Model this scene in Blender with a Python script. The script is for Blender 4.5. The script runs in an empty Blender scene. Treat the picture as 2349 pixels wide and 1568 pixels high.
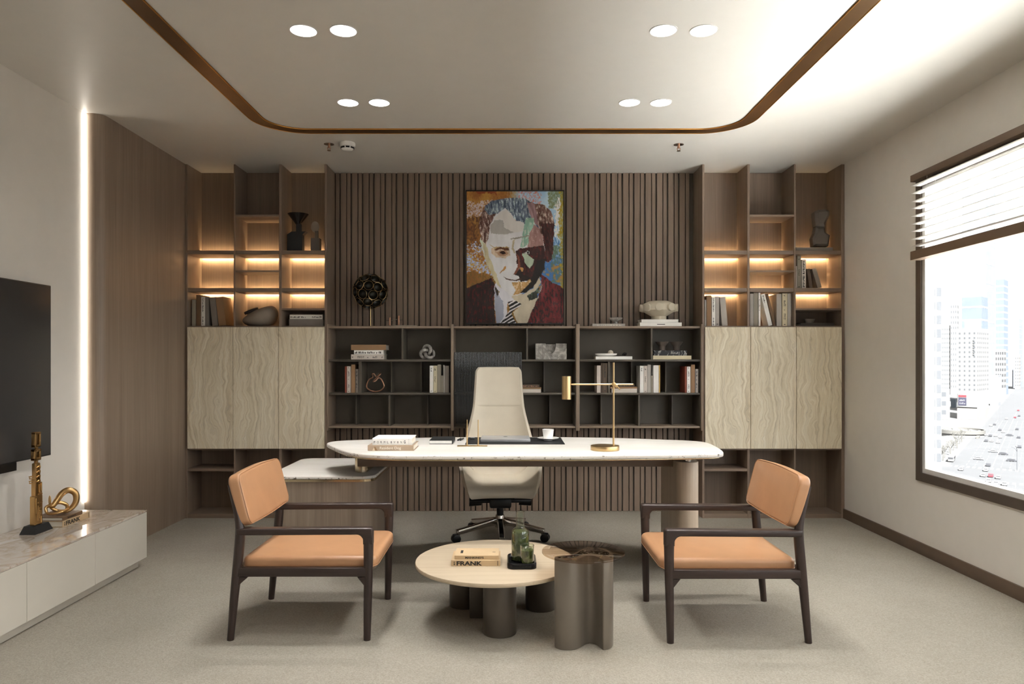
import bpy, bmesh, math, random
from mathutils import Vector, Matrix, noise

random.seed(11)
sc = bpy.context.scene
COL = sc.collection
PI = math.pi

# ------------------------------------------------------------------ camera
# the eye stands at x=0, y=0, z=1.245 and looks along +Y with a level, shifted lens
F, VX, VY, EYE = 1650.0, 1165.0, 827.0, 1.245
cam_data = bpy.data.cameras.new('camera')
cam = bpy.data.objects.new('camera', cam_data)
COL.objects.link(cam)
cam.location = (0, 0, EYE)
cam.rotation_euler = (PI / 2, 0, 0)
cam_data.sensor_width = 36.0
cam_data.lens = F / 2349.0 * 36.0
cam_data.shift_x = (1174.5 - VX) / 2349.0
cam_data.shift_y = (VY - 784.0) / 2349.0
cam_data.clip_start = 0.05
cam_data.clip_end = 6000
sc.camera = cam

# ------------------------------------------------------------------ sky and exposure
SKY = 5.0
world = bpy.data.worlds.new('overcast_sky')
sc.world = world
world.use_nodes = True
bg = world.node_tree.nodes['Background']
bg.inputs['Color'].default_value = (1.0, 1.0, 1.0, 1)
bg.inputs['Strength'].default_value = SKY
sun_data = bpy.data.lights.new('sun', 'SUN')
sun_data.energy = 125.0; sun_data.angle = math.radians(3.0); sun_data.color = (0.99, 0.99, 1.0)
sun = bpy.data.objects.new('sun', sun_data); COL.objects.link(sun)
sun.rotation_euler = (math.radians(40), 0, math.radians(-6))      # high sun from behind the viewer's left, on the city only
sc.view_settings.view_transform = 'Standard'
sc.view_settings.look = 'None'
sc.view_settings.gamma = 1.0
sc.view_settings.use_curve_mapping = False
sc.view_settings.exposure = -0.33
sc.cycles.max_bounces = 8
sc.cycles.diffuse_bounces = 5
sc.cycles.glossy_bounces = 4
sc.cycles.transmission_bounces = 8
sc.cycles.transparent_max_bounces = 12
sc.cycles.sample_clamp_indirect = 0.0
sc.cycles.caustics_reflective = False
sc.cycles.caustics_refractive = False

LAMP_W = 6.2         # watts of each ceiling downlight
LED_WARM = 150.0       # strength of the shelf light strips
LED_WHITE = 14.0       # strength of the strip beside the screen wall


def WX(px, d): return (px - VX) * d / F
def WZ(py, d): return EYE - (py - VY) * d / F
def W(px, py, d): return Vector((WX(px, d), d, WZ(py, d)))


# ------------------------------------------------------------------ colours and materials
def lin(c):
    c = c / 255.0
    return c / 12.92 if c <= 0.04045 else ((c + 0.055) / 1.055) ** 2.4
def rgb(r, g, b): return (lin(r), lin(g), lin(b), 1.0)


class NT:
    """small helper around a material's node tree"""
    def __init__(s, name):
        s.m = bpy.data.materials.new(name)
        s.m.use_nodes = True
        s.t = s.m.node_tree
        s.b = s.t.nodes['Principled BSDF']
        s.out = s.t.nodes['Material Output']
    def n(s, typ, **kw):
        nd = s.t.nodes.new(typ)
        for k, v in kw.items():
            if k in nd.inputs.keys(): nd.inputs[k].default_value = v
            else: setattr(nd, k, v)
        return nd
    def l(s, a, b): s.t.links.new(a, b)
    def coord(s, scale=(1, 1, 1), kind='Object'):
        tc = s.n('ShaderNodeTexCoord')
        mp = s.n('ShaderNodeMapping')
        mp.inputs['Scale'].default_value = scale
        s.l(tc.outputs[kind], mp.inputs['Vector'])
        return mp.outputs['Vector']
    def noise(s, vec, scale=1.0, detail=4.0, rough=0.55, dist=0.0):
        nd = s.n('ShaderNodeTexNoise')
        nd.inputs['Scale'].default_value = scale
        nd.inputs['Detail'].default_value = detail
        nd.inputs['Roughness'].default_value = rough
        nd.inputs['Distortion'].default_value = dist
        s.l(vec, nd.inputs['Vector'])
        return nd
    def ramp(s, fac, stops):
        r = s.n('ShaderNodeValToRGB')
        cr = r.color_ramp
        while len(cr.elements) < len(stops): cr.elements.new(0.5)
        for e, (p, c) in zip(cr.elements, stops):
            e.position = p; e.color = c
        s.l(fac, r.inputs['Fac'])
        return r.outputs['Color']
    def mix(s, fac, a, b, mode='MIX'):
        m = s.n('ShaderNodeMix', data_type='RGBA', blend_type=mode)
        for sock, v in ((0, fac), (6, a), (7, b)):
            if isinstance(v, (int, float, tuple)): m.inputs[sock].default_value = v
            else: s.l(v, m.inputs[sock])
        return m.outputs[2]
    def bump(s, h, strength=0.2, dist=0.01):
        b = s.n('ShaderNodeBump')
        b.inputs['Strength'].default_value = strength
        b.inputs['Distance'].default_value = dist
        s.l(h, b.inputs['Height'])
        s.l(b.outputs['Normal'], s.b.inputs['Normal'])


MATS = {}
def plain(name, c, rough=0.5, metal=0.0, coat=0.0, var=0.06, spec=0.5):
    """one colour with a faint procedural mottling"""
    if name in MATS: return MATS[name]
    k = NT(name)
    v = k.noise(k.coord(), 9.0, 3.0).outputs['Fac']
    c = rgb(*c) if max(c[:3]) > 1.0 else c
    a = tuple(min(1, x * (1 - var)) for x in c[:3]) + (1,)
    b = tuple(min(1, x * (1 + var)) for x in c[:3]) + (1,)
    k.l(k.ramp(v, [(0.3, a), (0.7, b)]), k.b.inputs['Base Color'])
    k.b.inputs['Roughness'].default_value = rough
    k.b.inputs['Metallic'].default_value = metal
    k.b.inputs['Coat Weight'].default_value = coat
    k.b.inputs['Specular IOR Level'].default_value = spec
    MATS[name] = k.m
    return k.m


def wood(name, dark, light, axis='Z', rough=0.45, fine=1.0, contrast=0.55):
    k = NT(name)
    st = {'Z': (14, 14, 0.7), 'X': (0.7, 14, 14), 'Y': (14, 0.7, 14)}[axis]
    f2 = {'Z': (150, 150, 2.0), 'X': (2.0, 150, 150), 'Y': (150, 2.0, 150)}[axis]
    n1 = k.noise(k.coord(st), 1.0 * fine, 5.0, 0.6, 0.6).outputs['Fac']
    n2 = k.noise(k.coord(f2), 1.0 * fine, 3.0, 0.6, 0.2).outputs['Fac']
    c1 = k.ramp(n1, [(0.3, rgb(*dark)), (0.72, rgb(*light))])
    c2 = k.ramp(n2, [(0.3, rgb(*dark)), (0.7, rgb(*light))])
    k.l(k.mix(1 - contrast, c1, c2), k.b.inputs['Base Color'])
    k.b.inputs['Roughness'].default_value = rough
    k.bump(n2, 0.06, 0.002)
    return k.m


M_WOOD = wood('taupe_walnut', (116, 99, 85), (146, 127, 110))
M_WOODX = wood('taupe_walnut_level', (116, 99, 85), (146, 127, 110), 'X')
M_PANEL = wood('wall_walnut', (128, 111, 96), (160, 141, 123))
M_UNIT = plain('umber_lacquer', (88, 81, 71), 0.5)
M_UNITEDGE = wood('shelf_edge_wood', (128, 112, 97), (154, 136, 118), 'X')
M_UNITEDGEZ = wood('post_edge_wood', (128, 112, 97), (154, 136, 118), 'Z')
M_RETURN = wood('grey_walnut', (122, 106, 92), (160, 143, 126))
M_DARKWOOD = wood('smoked_oak', (38, 28, 25), (62, 47, 41), 'X', 0.38)
M_DARKWOODZ = wood('smoked_oak_upright', (38, 28, 25), (62, 47, 41), 'Z', 0.38)
M_OAK = wood('pale_oak', (172, 154, 130), (197, 181, 156), 'X', 0.5, 0.8, 0.5)


def make_travertine():
    k = NT('ivory_travertine')
    w1 = k.noise(k.coord((2.6, 2.6, 2.2)), 1.5, 3.0, 0.5)
    w2 = k.noise(k.coord((9, 9, 5)), 1.5, 3.0, 0.5)
    s1 = k.n('ShaderNodeVectorMath', operation='MULTIPLY_ADD')
    k.l(w1.outputs['Color'], s1.inputs[0]); s1.inputs[1].default_value = (0.22, 0.22, 0.0); k.l(k.coord(), s1.inputs[2])
    s2 = k.n('ShaderNodeVectorMath', operation='MULTIPLY_ADD')
    k.l(w2.outputs['Color'], s2.inputs[0]); s2.inputs[1].default_value = (0.035, 0.035, 0.0); k.l(s1.outputs[0], s2.inputs[2])
    def veins(scale, detail, rough, dist):
        mp = k.n('ShaderNodeMapping'); mp.inputs['Scale'].default_value = scale
        k.l(s2.outputs[0], mp.inputs['Vector'])
        return k.noise(mp.outputs['Vector'], 1.0, detail, rough, dist).outputs['Fac']
    v1 = veins((15, 4, 0.35), 4.0, 0.55, 0.0)
    v2 = veins((60, 8, 1.0), 5.0, 0.6, 0.2)
    v3 = veins((130, 10, 3.0), 4.0, 0.65, 0.3)
    sp = k.noise(k.coord((110, 60, 70)), 1.0, 3.0, 0.6).outputs['Fac']
    c1 = k.ramp(v1, [(0.30, rgb(186, 167, 134)), (0.43, rgb(224, 208, 180)), (0.50, rgb(246, 238, 220)), (0.57, rgb(206, 192, 165)), (0.70, rgb(236, 226, 205))])
    c2 = k.ramp(v2, [(0.34, rgb(132, 116, 90)), (0.42, rgb(210, 194, 163)), (0.55, rgb(232, 221, 196)), (0.66, rgb(250, 244, 230))])
    c3 = k.ramp(v3, [(0.36, rgb(150, 134, 106)), (0.5, rgb(228, 216, 190)), (0.68, rgb(248, 242, 226))])
    c4 = k.ramp(sp, [(0.33, rgb(150, 136, 112)), (0.40, rgb(230, 218, 194))])
    k.l(k.mix(0.14, k.mix(0.28, k.mix(0.5, c1, c2), c3), c4), k.b.inputs['Base Color'])
    k.b.inputs['Roughness'].default_value = 0.45
    return k.m
M_TRAV = make_travertine()


def make_desk_stone():
    k = NT('cream_desk_stone')
    co = k.coord((1, 1, 1))
    v = k.noise(k.coord((1.2, 4.0, 4.0)), 1.5, 5.0, 0.6, 0.6).outputs['Fac']
    base = k.ramp(v, [(0.3, rgb(206, 201, 193)), (0.6, rgb(222, 218, 212))])
    pit = k.noise(k.coord((38, 38, 55)), 1.0, 5.0, 0.7, 0.4).outputs['Fac']
    pits = k.ramp(pit, [(0.36, rgb(110, 98, 84)), (0.42, (1, 1, 1, 1))])
    geo = k.n('ShaderNodeNewGeometry')
    sx = k.n('ShaderNodeSeparateXYZ')
    k.l(geo.outputs['Normal'], sx.inputs[0])
    side = k.n('ShaderNodeMath', operation='LESS_THAN')
    k.l(sx.outputs['Z'], side.inputs[0]); side.inputs[1].default_value = 0.75
    pm = k.mix(side.outputs[0], (1, 1, 1, 1), pits)
    k.l(k.mix(1.0, base, pm, 'MULTIPLY'), k.b.inputs['Base Color'])
    k.b.inputs['Roughness'].default_value = 0.4
    return k.m
M_DESK = make_desk_stone()


def make_console_marble():
    k = NT('polished_veined_marble')
    v = k.noise(k.coord((2.4, 1.4, 1.4)), 2.2, 7.0, 0.6, 1.6).outputs['Fac']
    c = k.ramp(v, [(0.30, rgb(176, 160, 144)), (0.46, rgb(200, 189, 176)), (0.53, rgb(172, 152, 134)), (0.57, rgb(205, 195, 183)), (0.8, rgb(216, 208, 198))])
    k.l(c, k.b.inputs['Base Color'])
    k.b.inputs['Roughness'].default_value = 0.04
    k.b.inputs['Coat Weight'].default_value = 0.6
    k.b.inputs['Coat Roughness'].default_value = 0.02
    return k.m
M_MARBLE = make_console_marble()


def make_black_marble(name, amount=0.62):
    k = NT(name)
    v = k.noise(k.coord((14, 14, 14)), 1.6, 6.0, 0.6, 2.2).outputs['Fac']
    c = k.ramp(v, [(amount, rgb(20, 20, 21)), (amount + 0.03, rgb(190, 188, 184)), (amount + 0.09, rgb(30, 30, 30))])
    k.l(c, k.b.inputs['Base Color'])
    k.b.inputs['Roughness'].default_value = 0.22
    k.b.inputs['Specular IOR Level'].default_value = 0.3
    return k.m
M_BLACKMARBLE = make_black_marble('black_veined_marble', 0.66)
M_HOLLOW = make_black_marble('dark_hollow_pattern', 0.53)


def make_grey_marble():
    k = NT('grey_swirl_marble')
    v = k.noise(k.coord((9, 9, 9)), 1.5, 6.0, 0.6, 1.8).outputs['Fac']
    k.l(k.ramp(v, [(0.3, rgb(120, 116, 111)), (0.5, rgb(170, 166, 160)), (0.62, rgb(215, 212, 206)), (0.75, rgb(150, 146, 141))]), k.b.inputs['Base Color'])
    k.b.inputs['Roughness'].default_value = 0.3
    return k.m
M_GREYMARBLE = make_grey_marble()


def make_carpet():
    k = NT('beige_carpet')
    a = k.noise(k.coord(), 2.2, 4.0, 0.6).outputs['Fac']
    f = k.noise(k.coord(), 170.0, 3.0, 0.7).outputs['Fac']
    g = k.noise(k.coord(), 60.0, 3.0, 0.6).outputs['Fac']
    c1 = k.ramp(a, [(0.3, rgb(147, 141, 130)), (0.7, rgb(161, 155, 144))])
    c2 = k.ramp(f, [(0.3, rgb(112, 105, 94)), (0.7, rgb(187, 179, 166))])
    k.l(k.mix(0.42, c1, c2), k.b.inputs['Base Color'])
    k.b.inputs['Roughness'].default_value = 0.95
    k.b.inputs['Specular IOR Level'].default_value = 0.1
    h = k.n('ShaderNodeMath', operation='ADD')
    k.l(f, h.inputs[0]); k.l(g, h.inputs[1])
    k.bump(h.outputs[0], 0.55, 0.006)
    return k.m
M_CARPET = make_carpet()

M_WALL = plain('warm_white_plaster', (224, 219, 211), 0.75, var=0.015)
M_CEIL = plain('ceiling_paint', (208, 204, 197), 0.45, var=0.012)
M_BASE = plain('brown_baseboard', (104, 86, 70), 0.5)
M_BRONZE = plain('dark_bronze_band', (116, 88, 58), 0.32, 0.85)
M_BRASSLINE = plain('brass_edge', (205, 150, 80), 0.3, 1.0)
M_WINFRAME = plain('umber_window_frame', (86, 75, 66), 0.5)
M_WINWHITE = plain('white_window_profile', (215, 213, 210), 0.4)
M_BLIND = plain('umber_blind_rail', (112, 93, 76), 0.5)
M_SLATS = plain('white_blind_slat', (235, 233, 228), 0.5)
M_LACQ = plain('putty_lacquer', (204, 198, 186), 0.35, var=0.01)
M_SCREEN = plain('screen_glass', (64, 62, 61), 0.16, var=0.0)
M_BLACK = plain('black_plastic', (16, 16, 16), 0.4)
M_BLACKMATT = plain('black_stone', (30, 30, 31), 0.55)
M_GOLD = plain('antique_gold', (196, 160, 108), 0.32, 1.0)
M_BRASS = plain('brushed_brass', (210, 180, 132), 0.3, 1.0)
M_COPPER = plain('copper', (190, 145, 120), 0.28, 1.0)
M_CHROME = plain('polished_aluminium', (205, 200, 195), 0.12, 1.0)
M_CHAMP = plain('champagne_metal', (196, 180, 152), 0.22, 1.0)
M_LEATHER = plain('tan_leather', (184, 138, 101), 0.31, var=0.05)
M_BEIGE = plain('cream_leather', (206, 196, 178), 0.42, var=0.03)
M_BEIGEDARK = plain('cream_leather_seam', (165, 152, 133), 0.5)
M_TAUPE = plain('taupe_metal_lacquer', (119, 111, 100), 0.36, 0.25)
M_WHITE = plain('white_porcelain', (238, 236, 232), 0.25)
M_CERAMIC = plain('stone_grey_ceramic', (142, 130, 117), 0.7, var=0.12)
M_VASE = plain('pale_stone', (206, 197, 178), 0.8, var=0.08)
M_UMBERCLAY = plain('umber_clay', (92, 82, 75), 0.7)
M_BUST = plain('grey_clay', (112, 104, 97), 0.8)
M_PAGES = plain('book_paper', (226, 219, 205), 0.8)
M_PAD = plain('black_desk_leather', (24, 25, 27), 0.5)
M_SILVER = plain('laptop_silver', (196, 197, 200), 0.3, 0.6)
M_INK = plain('black_ink', (22, 20, 19), 0.6)
M_INKLIGHT = plain('white_ink', (245, 240, 230), 0.6)

def cover(c, rough=0.6):
    return plain('cover_%d_%d_%d' % c, c, rough)


def emitter(name, c, strength):
    k = NT(name)
    e = k.n('ShaderNodeEmission')
    e.inputs['Color'].default_value = c
    e.inputs['Strength'].default_value = strength
    k.l(e.outputs[0], k.out.inputs['Surface'])
    return k.m
M_LEDW = emitter('warm_light_strip', (1.0, 0.70, 0.38, 1), LED_WARM)
M_LEDC = emitter('white_light_strip', (1.0, 0.93, 0.82, 1), LED_WHITE)
M_LAMP = emitter('downlight_diffuser', (1.0, 0.97, 0.92, 1), 6.0)


def clear_pane(name, tint, gloss=0.06, rough=0.0):
    """thin pane: mostly straight-through, a little mirror"""
    k = NT(name)
    tr = k.n('ShaderNodeBsdfTransparent'); tr.inputs['Color'].default_value = tint
    gl = k.n('ShaderNodeBsdfGlossy'); gl.inputs['Roughness'].default_value = rough
    fr = k.n('ShaderNodeFresnel'); fr.inputs['IOR'].default_value = 1.45
    ml = k.n('ShaderNodeMath', operation='MULTIPLY'); ml.inputs[1].default_value = gloss / 0.04
    ml.use_clamp = True
    ge = k.n('ShaderNodeNewGeometry')                      # only the outer face mirrors
    fb = k.n('ShaderNodeMath', operation='SUBTRACT'); fb.inputs[0].default_value = 1.0
    k.l(ge.outputs['Backfacing'], fb.inputs[1])
    fm = k.n('ShaderNodeMath', operation='MULTIPLY')
    k.l(fr.outputs[0], fm.inputs[0]); k.l(fb.outputs[0], fm.inputs[1]); k.l(fm.outputs[0], ml.inputs[0])
    mx = k.n('ShaderNodeMixShader')
    k.l(ml.outputs[0], mx.inputs[0]); k.l(tr.outputs[0], mx.inputs[1]); k.l(gl.outputs[0], mx.inputs[2])
    k.l(mx.outputs[0], k.out.inputs['Surface'])
    return k.m
M_PANE = clear_pane('window_glass', (0.97, 0.98, 0.98, 1), 0.03)
M_SMOKE = clear_pane('smoked_glass', (0.80, 0.73, 0.66, 1), 0.05)
M_FLUTE = clear_pane('fluted_grey_glass', (0.62, 0.61, 0.59, 1), 0.07, 0.08)


def glass(name, c, rough=0.0, tw=1.0):
    k = NT(name)
    k.b.inputs['Base Color'].default_value = c
    k.b.inputs['Roughness'].default_value = rough
    k.b.inputs['Transmission Weight'].default_value = tw
    k.b.inputs['IOR'].default_value = 1.42
    return k.m
M_GLASS = clear_pane('clear_glass', (0.90, 0.93, 0.88, 1), 0.14)
def make_drink():
    k = NT('green_drink')
    v = k.noise(k.coord((55, 55, 40)), 1.0, 3.0, 0.6, 0.8).outputs['Fac']
    k.l(k.ramp(v, [(0.3, rgb(50, 60, 26)), (0.55, rgb(88, 98, 50)), (0.75, rgb(128, 136, 88))]), k.b.inputs['Base Color'])
    k.b.inputs['Roughness'].default_value = 0.25
    k.b.inputs['Transmission Weight'].default_value = 0.1
    return k.m
M_DRINK = make_drink()


# ------------------------------------------------------------------ mesh helpers
class MB:
    def __init__(s): s.bm = bmesh.new()
    def _take(s, t, M=None):
        if M is not None: bmesh.ops.transform(t, matrix=M, verts=t.verts)
        me = bpy.data.meshes.new('tmp'); t.to_mesh(me); t.free()
        s.bm.from_mesh(me); bpy.data.meshes.remove(me)
        return s
    def box(s, x0, x1, y0, y1, z0, z1, bev=0.0, seg=2, M=None):
        t = bmesh.new(); bmesh.ops.create_cube(t, size=1.0)
        for v in t.verts:
            v.co = ((x0 + x1) / 2 + v.co.x * (x1 - x0), (y0 + y1) / 2 + v.co.y * (y1 - y0), (z0 + z1) / 2 + v.co.z * (z1 - z0))
        if bev: bmesh.ops.bevel(t, geom=t.edges[:], offset=bev, segments=seg, profile=0.5, affect='EDGES')
        return s._take(t, M)
    def cyl(s, c, r, h, axis='Z', r2=None, seg=32, bev=0.0, M=None):
        t = bmesh.new()
        bmesh.ops.create_cone(t, cap_ends=True, cap_tris=False, segments=seg, radius1=r, radius2=r if r2 is None else r2, depth=h)
        if bev:
            es = [e for e in t.edges if len(e.link_faces) == 2 and any(len(f.verts) > 4 for f in e.link_faces)]
            bmesh.ops.bevel(t, geom=es, offset=bev, segments=2, profile=0.5, affect='EDGES')
        bmesh.ops.translate(t, verts=t.verts, vec=(0, 0, h / 2))
        if axis == 'X': bmesh.ops.rotate(t, verts=t.verts, matrix=Matrix.Rotation(PI / 2, 3, 'Y'))
        if axis == 'Y': bmesh.ops.rotate(t, verts=t.verts, matrix=Matrix.Rotation(-PI / 2, 3, 'X'))
        bmesh.ops.translate(t, verts=t.verts, vec=c)
        return s._take(t, M)
    def ball(s, c, rx, ry=None, rz=None, u=24, v=14, M=None):
        t = bmesh.new(); bmesh.ops.create_uvsphere(t, u_segments=u, v_segments=v, radius=1.0)
        for w in t.verts: w.co = (c[0] + w.co.x * rx, c[1] + w.co.y * (ry or rx), c[2] + w.co.z * (rz or rx))
        return s._take(t, M)
    def lathe(s, prof, c=(0, 0, 0), seg=36, M=None, close=False):
        t = bmesh.new(); rings = []
        for r, z in prof:
            if r < 1e-6: rings.append([t.verts.new((c[0], c[1], c[2] + z))])
            else: rings.append([t.verts.new((c[0] + r * math.cos(2 * PI * i / seg), c[1] + r * math.sin(2 * PI * i / seg), c[2] + z)) for i in range(seg)])
        pairs = list(zip(rings, rings[1:]))
        if close: pairs.append((rings[-1], rings[0]))
        for a, b in pairs:
            for i in range(seg):
                j = (i + 1) % seg
                q = [a[i % len(a)], a[j % len(a)], b[j % len(b)], b[i % len(b)]]
                u = []
                for w in q:
                    if w not in u: u.append(w)
                if len(u) > 2: t.faces.new(u)
        bmesh.ops.recalc_face_normals(t, faces=t.faces[:])
        return s._take(t, M)
    def prism(s, pts, z0, z1, bev=0.0, seg=3, M=None, bevel_top=True, bevel_bottom=True):
        t = bmesh.new()
        lo = [t.verts.new((x, y, z0)) for x, y in pts]; hi = [t.verts.new((x, y, z1)) for x, y in pts]
        n = len(pts)
        fb = t.faces.new(lo[::-1]); ft = t.faces.new(hi)
        for i in range(n): t.faces.new((lo[i], lo[(i + 1) % n], hi[(i + 1) % n], hi[i]))
        bmesh.ops.recalc_face_normals(t, faces=t.faces[:])
        if bev:
            es = ([e for e in ft.edges] if bevel_top else []) + ([e for e in fb.edges] if bevel_bottom else [])
            bmesh.ops.bevel(t, geom=es, offset=bev, segments=seg, profile=0.5, affect='EDGES', clamp_overlap=True)
        return s._take(t, M)
    def tube(s, pts, rad, seg=10, closed=False, ry=None, up=None, M=None):
        """sweep of a round or oval section; rad and ry may be lists"""
        pts = [Vector(p) for p in pts]; n = len(pts)
        R = rad if isinstance(rad, (list, tuple)) else [rad] * n
        RY = (ry if isinstance(ry, (list, tuple)) else [ry] * n) if ry is not None else R
        t = bmesh.new(); rings = []; prev = None
        for i, p in enumerate(pts):
            a = pts[(i - 1) % n] if (closed or i > 0) else p
            b = pts[(i + 1) % n] if (closed or i < n - 1) else p
            tan = (b - a).normalized()
            if up is not None: nr = Vector(up) - tan * tan.dot(Vector(up))
            elif prev is None:
                nr = Vector((0, 0, 1)) if abs(tan.z) < 0.9 else Vector((1, 0, 0)); nr = nr - tan * tan.dot(nr)
            else: nr = prev - tan * tan.dot(prev)
            nr.normalize(); prev = nr; bi = tan.cross(nr)
            rings.append([t.verts.new(p + bi * (R[i] * math.cos(2 * PI * k / seg)) + nr * (RY[i] * math.sin(2 * PI * k / seg))) for k in range(seg)])
        m = n if closed else n - 1
        for i in range(m):
            a, b = rings[i], rings[(i + 1) % n]
            for k in range(seg): t.faces.new((a[k], a[(k + 1) % seg], b[(k + 1) % seg], b[k]))
        if not closed: t.faces.new(rings[0][::-1]); t.faces.new(rings[-1])
        bmesh.ops.recalc_face_normals(t, faces=t.faces[:])
        return s._take(t, M)
    def surf(s, fn, nu, nv, closed_u=False, M=None):
        t = bmesh.new()
        g = [[t.verts.new(fn(i / (nu if closed_u else nu - 1), j / (nv - 1))) for j in range(nv)] for i in range(nu)]
        for i in range(nu if closed_u else nu - 1):
            for j in range(nv - 1):
                t.faces.new((g[i][j], g[(i + 1) % nu][j], g[(i + 1) % nu][j + 1], g[i][j + 1]))
        return s._take(t, M)
    def mesh(s, me, M=None):
        t = bmesh.new(); t.from_mesh(me)
        return s._take(t, M)
    def xform(s, M):
        bmesh.ops.transform(s.bm, matrix=M, verts=s.bm.verts); return s
    def build(s, name, mat, parent=None, smooth=35, origin=None):
        bm = s.bm
        if parent is not None: org = ORG[parent.name]
        elif origin is not None: org = Vector(origin)
        else:
            xs = [v.co for v in bm.verts]
            org = Vector(((min(v.x for v in xs) + max(v.x for v in xs)) / 2, (min(v.y for v in xs) + max(v.y for v in xs)) / 2, min(v.z for v in xs)))
        bmesh.ops.translate(bm, verts=bm.verts, vec=-org)
        me = bpy.data.meshes.new(name); bm.to_mesh(me); bm.free()
        for m in (mat if isinstance(mat, (list, tuple)) else [mat]): me.materials.append(m)
        if smooth:
            me.shade_smooth(); me.set_sharp_from_angle(angle=math.radians(smooth))
        o = bpy.data.objects.new(name, me); COL.objects.link(o)
        if parent is not None: o.parent = parent
        else: o.location = org
        ORG[o.name] = org
        return o
ORG = {}


def tag(o, label=None, cat=None, group=None, kind=None):
    for k, v in (('label', label), ('category', cat), ('group', group), ('kind', kind)):
        if v: o[k] = v
    return o
def thing(name, label, cat, loc=(0, 0, 0), group=None, rz=0.0):
    o = bpy.data.objects.new(name, None); COL.objects.link(o)
    o.empty_display_size = 0.05
    o.location = loc; o.rotation_euler = (0, 0, rz)
    ORG[o.name] = Vector((0, 0, 0)) if rz or loc == (0, 0, 0) else Vector(loc)
    return tag(o, label, cat, group)
def local_thing(name, label, cat, loc, group=None, rot=(0, 0, 0)):
    """a thing whose parts are built around its own base point"""
    o = bpy.data.objects.new(name, None); COL.objects.link(o)
    o.empty_display_size = 0.05
    o.location = loc; o.rotation_euler = rot
    ORG[o.name] = Vector((0, 0, 0))
    return tag(o, label, cat, group)
def copy_tree(o, parent=None):
    c = o.copy(); COL.objects.link(c); c.parent = parent
    for ch in list(o.children): copy_tree(ch, c)
    return c
def structure(o, label=None, cat=None): return tag(o, label, cat, kind='structure')


def smooth_loop(pts, n=6, closed=True):
    """Catmull-Rom through the given points"""
    P = [Vector(p) for p in pts]; m = len(P); out = []
    rng = range(m) if closed else range(m - 1)
    for i in rng:
        p0 = P[(i - 1) % m] if closed or i > 0 else P[i]
        p1, p2 = P[i], P[(i + 1) % m]
        p3 = P[(i + 2) % m] if closed or i + 2 < m else P[(i + 1) % m]
        for k in range(n):
            t = k / n
            out.append(0.5 * ((2 * p1) + (p2 - p0) * t + (2 * p0 - 5 * p1 + 4 * p2 - p3) * t * t + (3 * p1 - p0 - 3 * p2 + p3) * t ** 3))
    if not closed: out.append(P[-1])
    return out
def round_rect(x0, x1, y0, y1, r, n=6):
    rs = r if isinstance(r, (list, tuple)) else [r] * 4      # order: x1y0, x1y1, x0y1, x0y0
    out = []
    for (cx, cy, a0), rr in zip(((x1, y0, -90), (x1, y1, 0), (x0, y1, 90), (x0, y0, 180)), rs):
        ox = cx - rr if cx == x1 else cx + rr
        oy = cy - rr if cy == y1 else cy + rr
        if rr < 1e-5: out.append((cx, cy)); continue
        for k in range(n + 1):
            a = math.radians(a0 + 90 * k / n)
            out.append((ox + rr * math.cos(a), oy + rr * math.sin(a)))
    return out
def stadium(x0, x1, y0, y1, n=12):
    """rounded ends on the two short (y) sides"""
    r = (x1 - x0) / 2; cx = (x0 + x1) / 2
    return [(cx + r * math.cos(PI + PI * k / n), y0 + r + r * math.sin(PI + PI * k / n)) for k in range(n + 1)] + \
           [(cx + r * math.cos(PI * k / n), y1 - r + r * math.sin(PI * k / n)) for k in range(n + 1)]

FACE_CAM = Matrix(((1, 0, 0, 0), (0, 0, -1, 0), (0, 1, 0, 0), (0, 0, 0, 1)))       # text x->X, y->Z, faces -Y
FACE_DOWN = Matrix(((0, 1, 0, 0), (0, 0, -1, 0), (-1, 0, 0, 0), (0, 0, 0, 1)))     # text runs down a spine, faces -Y
def text_mesh(body, w, h, thick=0.0004, bold=0.0):
    cu = bpy.data.curves.new('txt', 'FONT'); cu.body = body; cu.size = 1.0; cu.extrude = 0.0; cu.offset = bold
    o = bpy.data.objects.new('txt', cu); COL.objects.link(o)
    dg = bpy.context.evaluated_depsgraph_get(); dg.update()
    me = bpy.data.meshes.new_from_object(o.evaluated_get(dg))
    bpy.data.objects.remove(o); bpy.data.curves.remove(cu)
    xs = [v.co.x for v in me.vertices]; ys = [v.co.y for v in me.vertices]
    ax, bx, ay, by = min(xs), max(xs), min(ys), max(ys)
    for v in me.vertices:
        v.co = ((v.co.x - ax) / (bx - ax) * w, (v.co.y - ay) / (by - ay) * h, thick)
    return me
def lettering(body, w, h, at, parent, mat=None, frame=FACE_CAM, bold=0.0, name='lettering'):
    me = text_mesh(body, w, h, bold=bold)
    mb = MB().mesh(me, Matrix.Translation(at) @ frame); bpy.data.meshes.remove(me)
    return mb.build(name, mat or M_INK, parent, smooth=0)
def strokes(parent, w, h, at, frame=FACE_CAM, mat=None, n=14, seed=1, name='lettering', rows=1, dens=0.75):
    """rows of tiny marks, for print too small to read in the photograph"""
    rn = random.Random(seed); mb = MB(); M = Matrix.Translation(at) @ frame
    for r in range(rows):
        y0 = h * r / rows; y1 = h * (r + 0.75) / rows
        for i in range(n):
            if rn.random() > dens: continue
            x0 = w * i / n; x1 = x0 + w / n * rn.uniform(0.35, 0.8)
            a, b = (y0, y1) if rn.random() < 0.6 else (y0, y0 + (y1 - y0) * 0.65)
            mb.box(x0, x1, a, b, 0.0, 0.0005, M=M)
            if rn.random() < 0.4: mb.box(x0, x0 + w / n * 0.95, b - h * 0.12 / rows, b, 0, 0.0005, M=M)
    return mb.build(name, mat or M_INK, parent, smooth=0)

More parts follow.
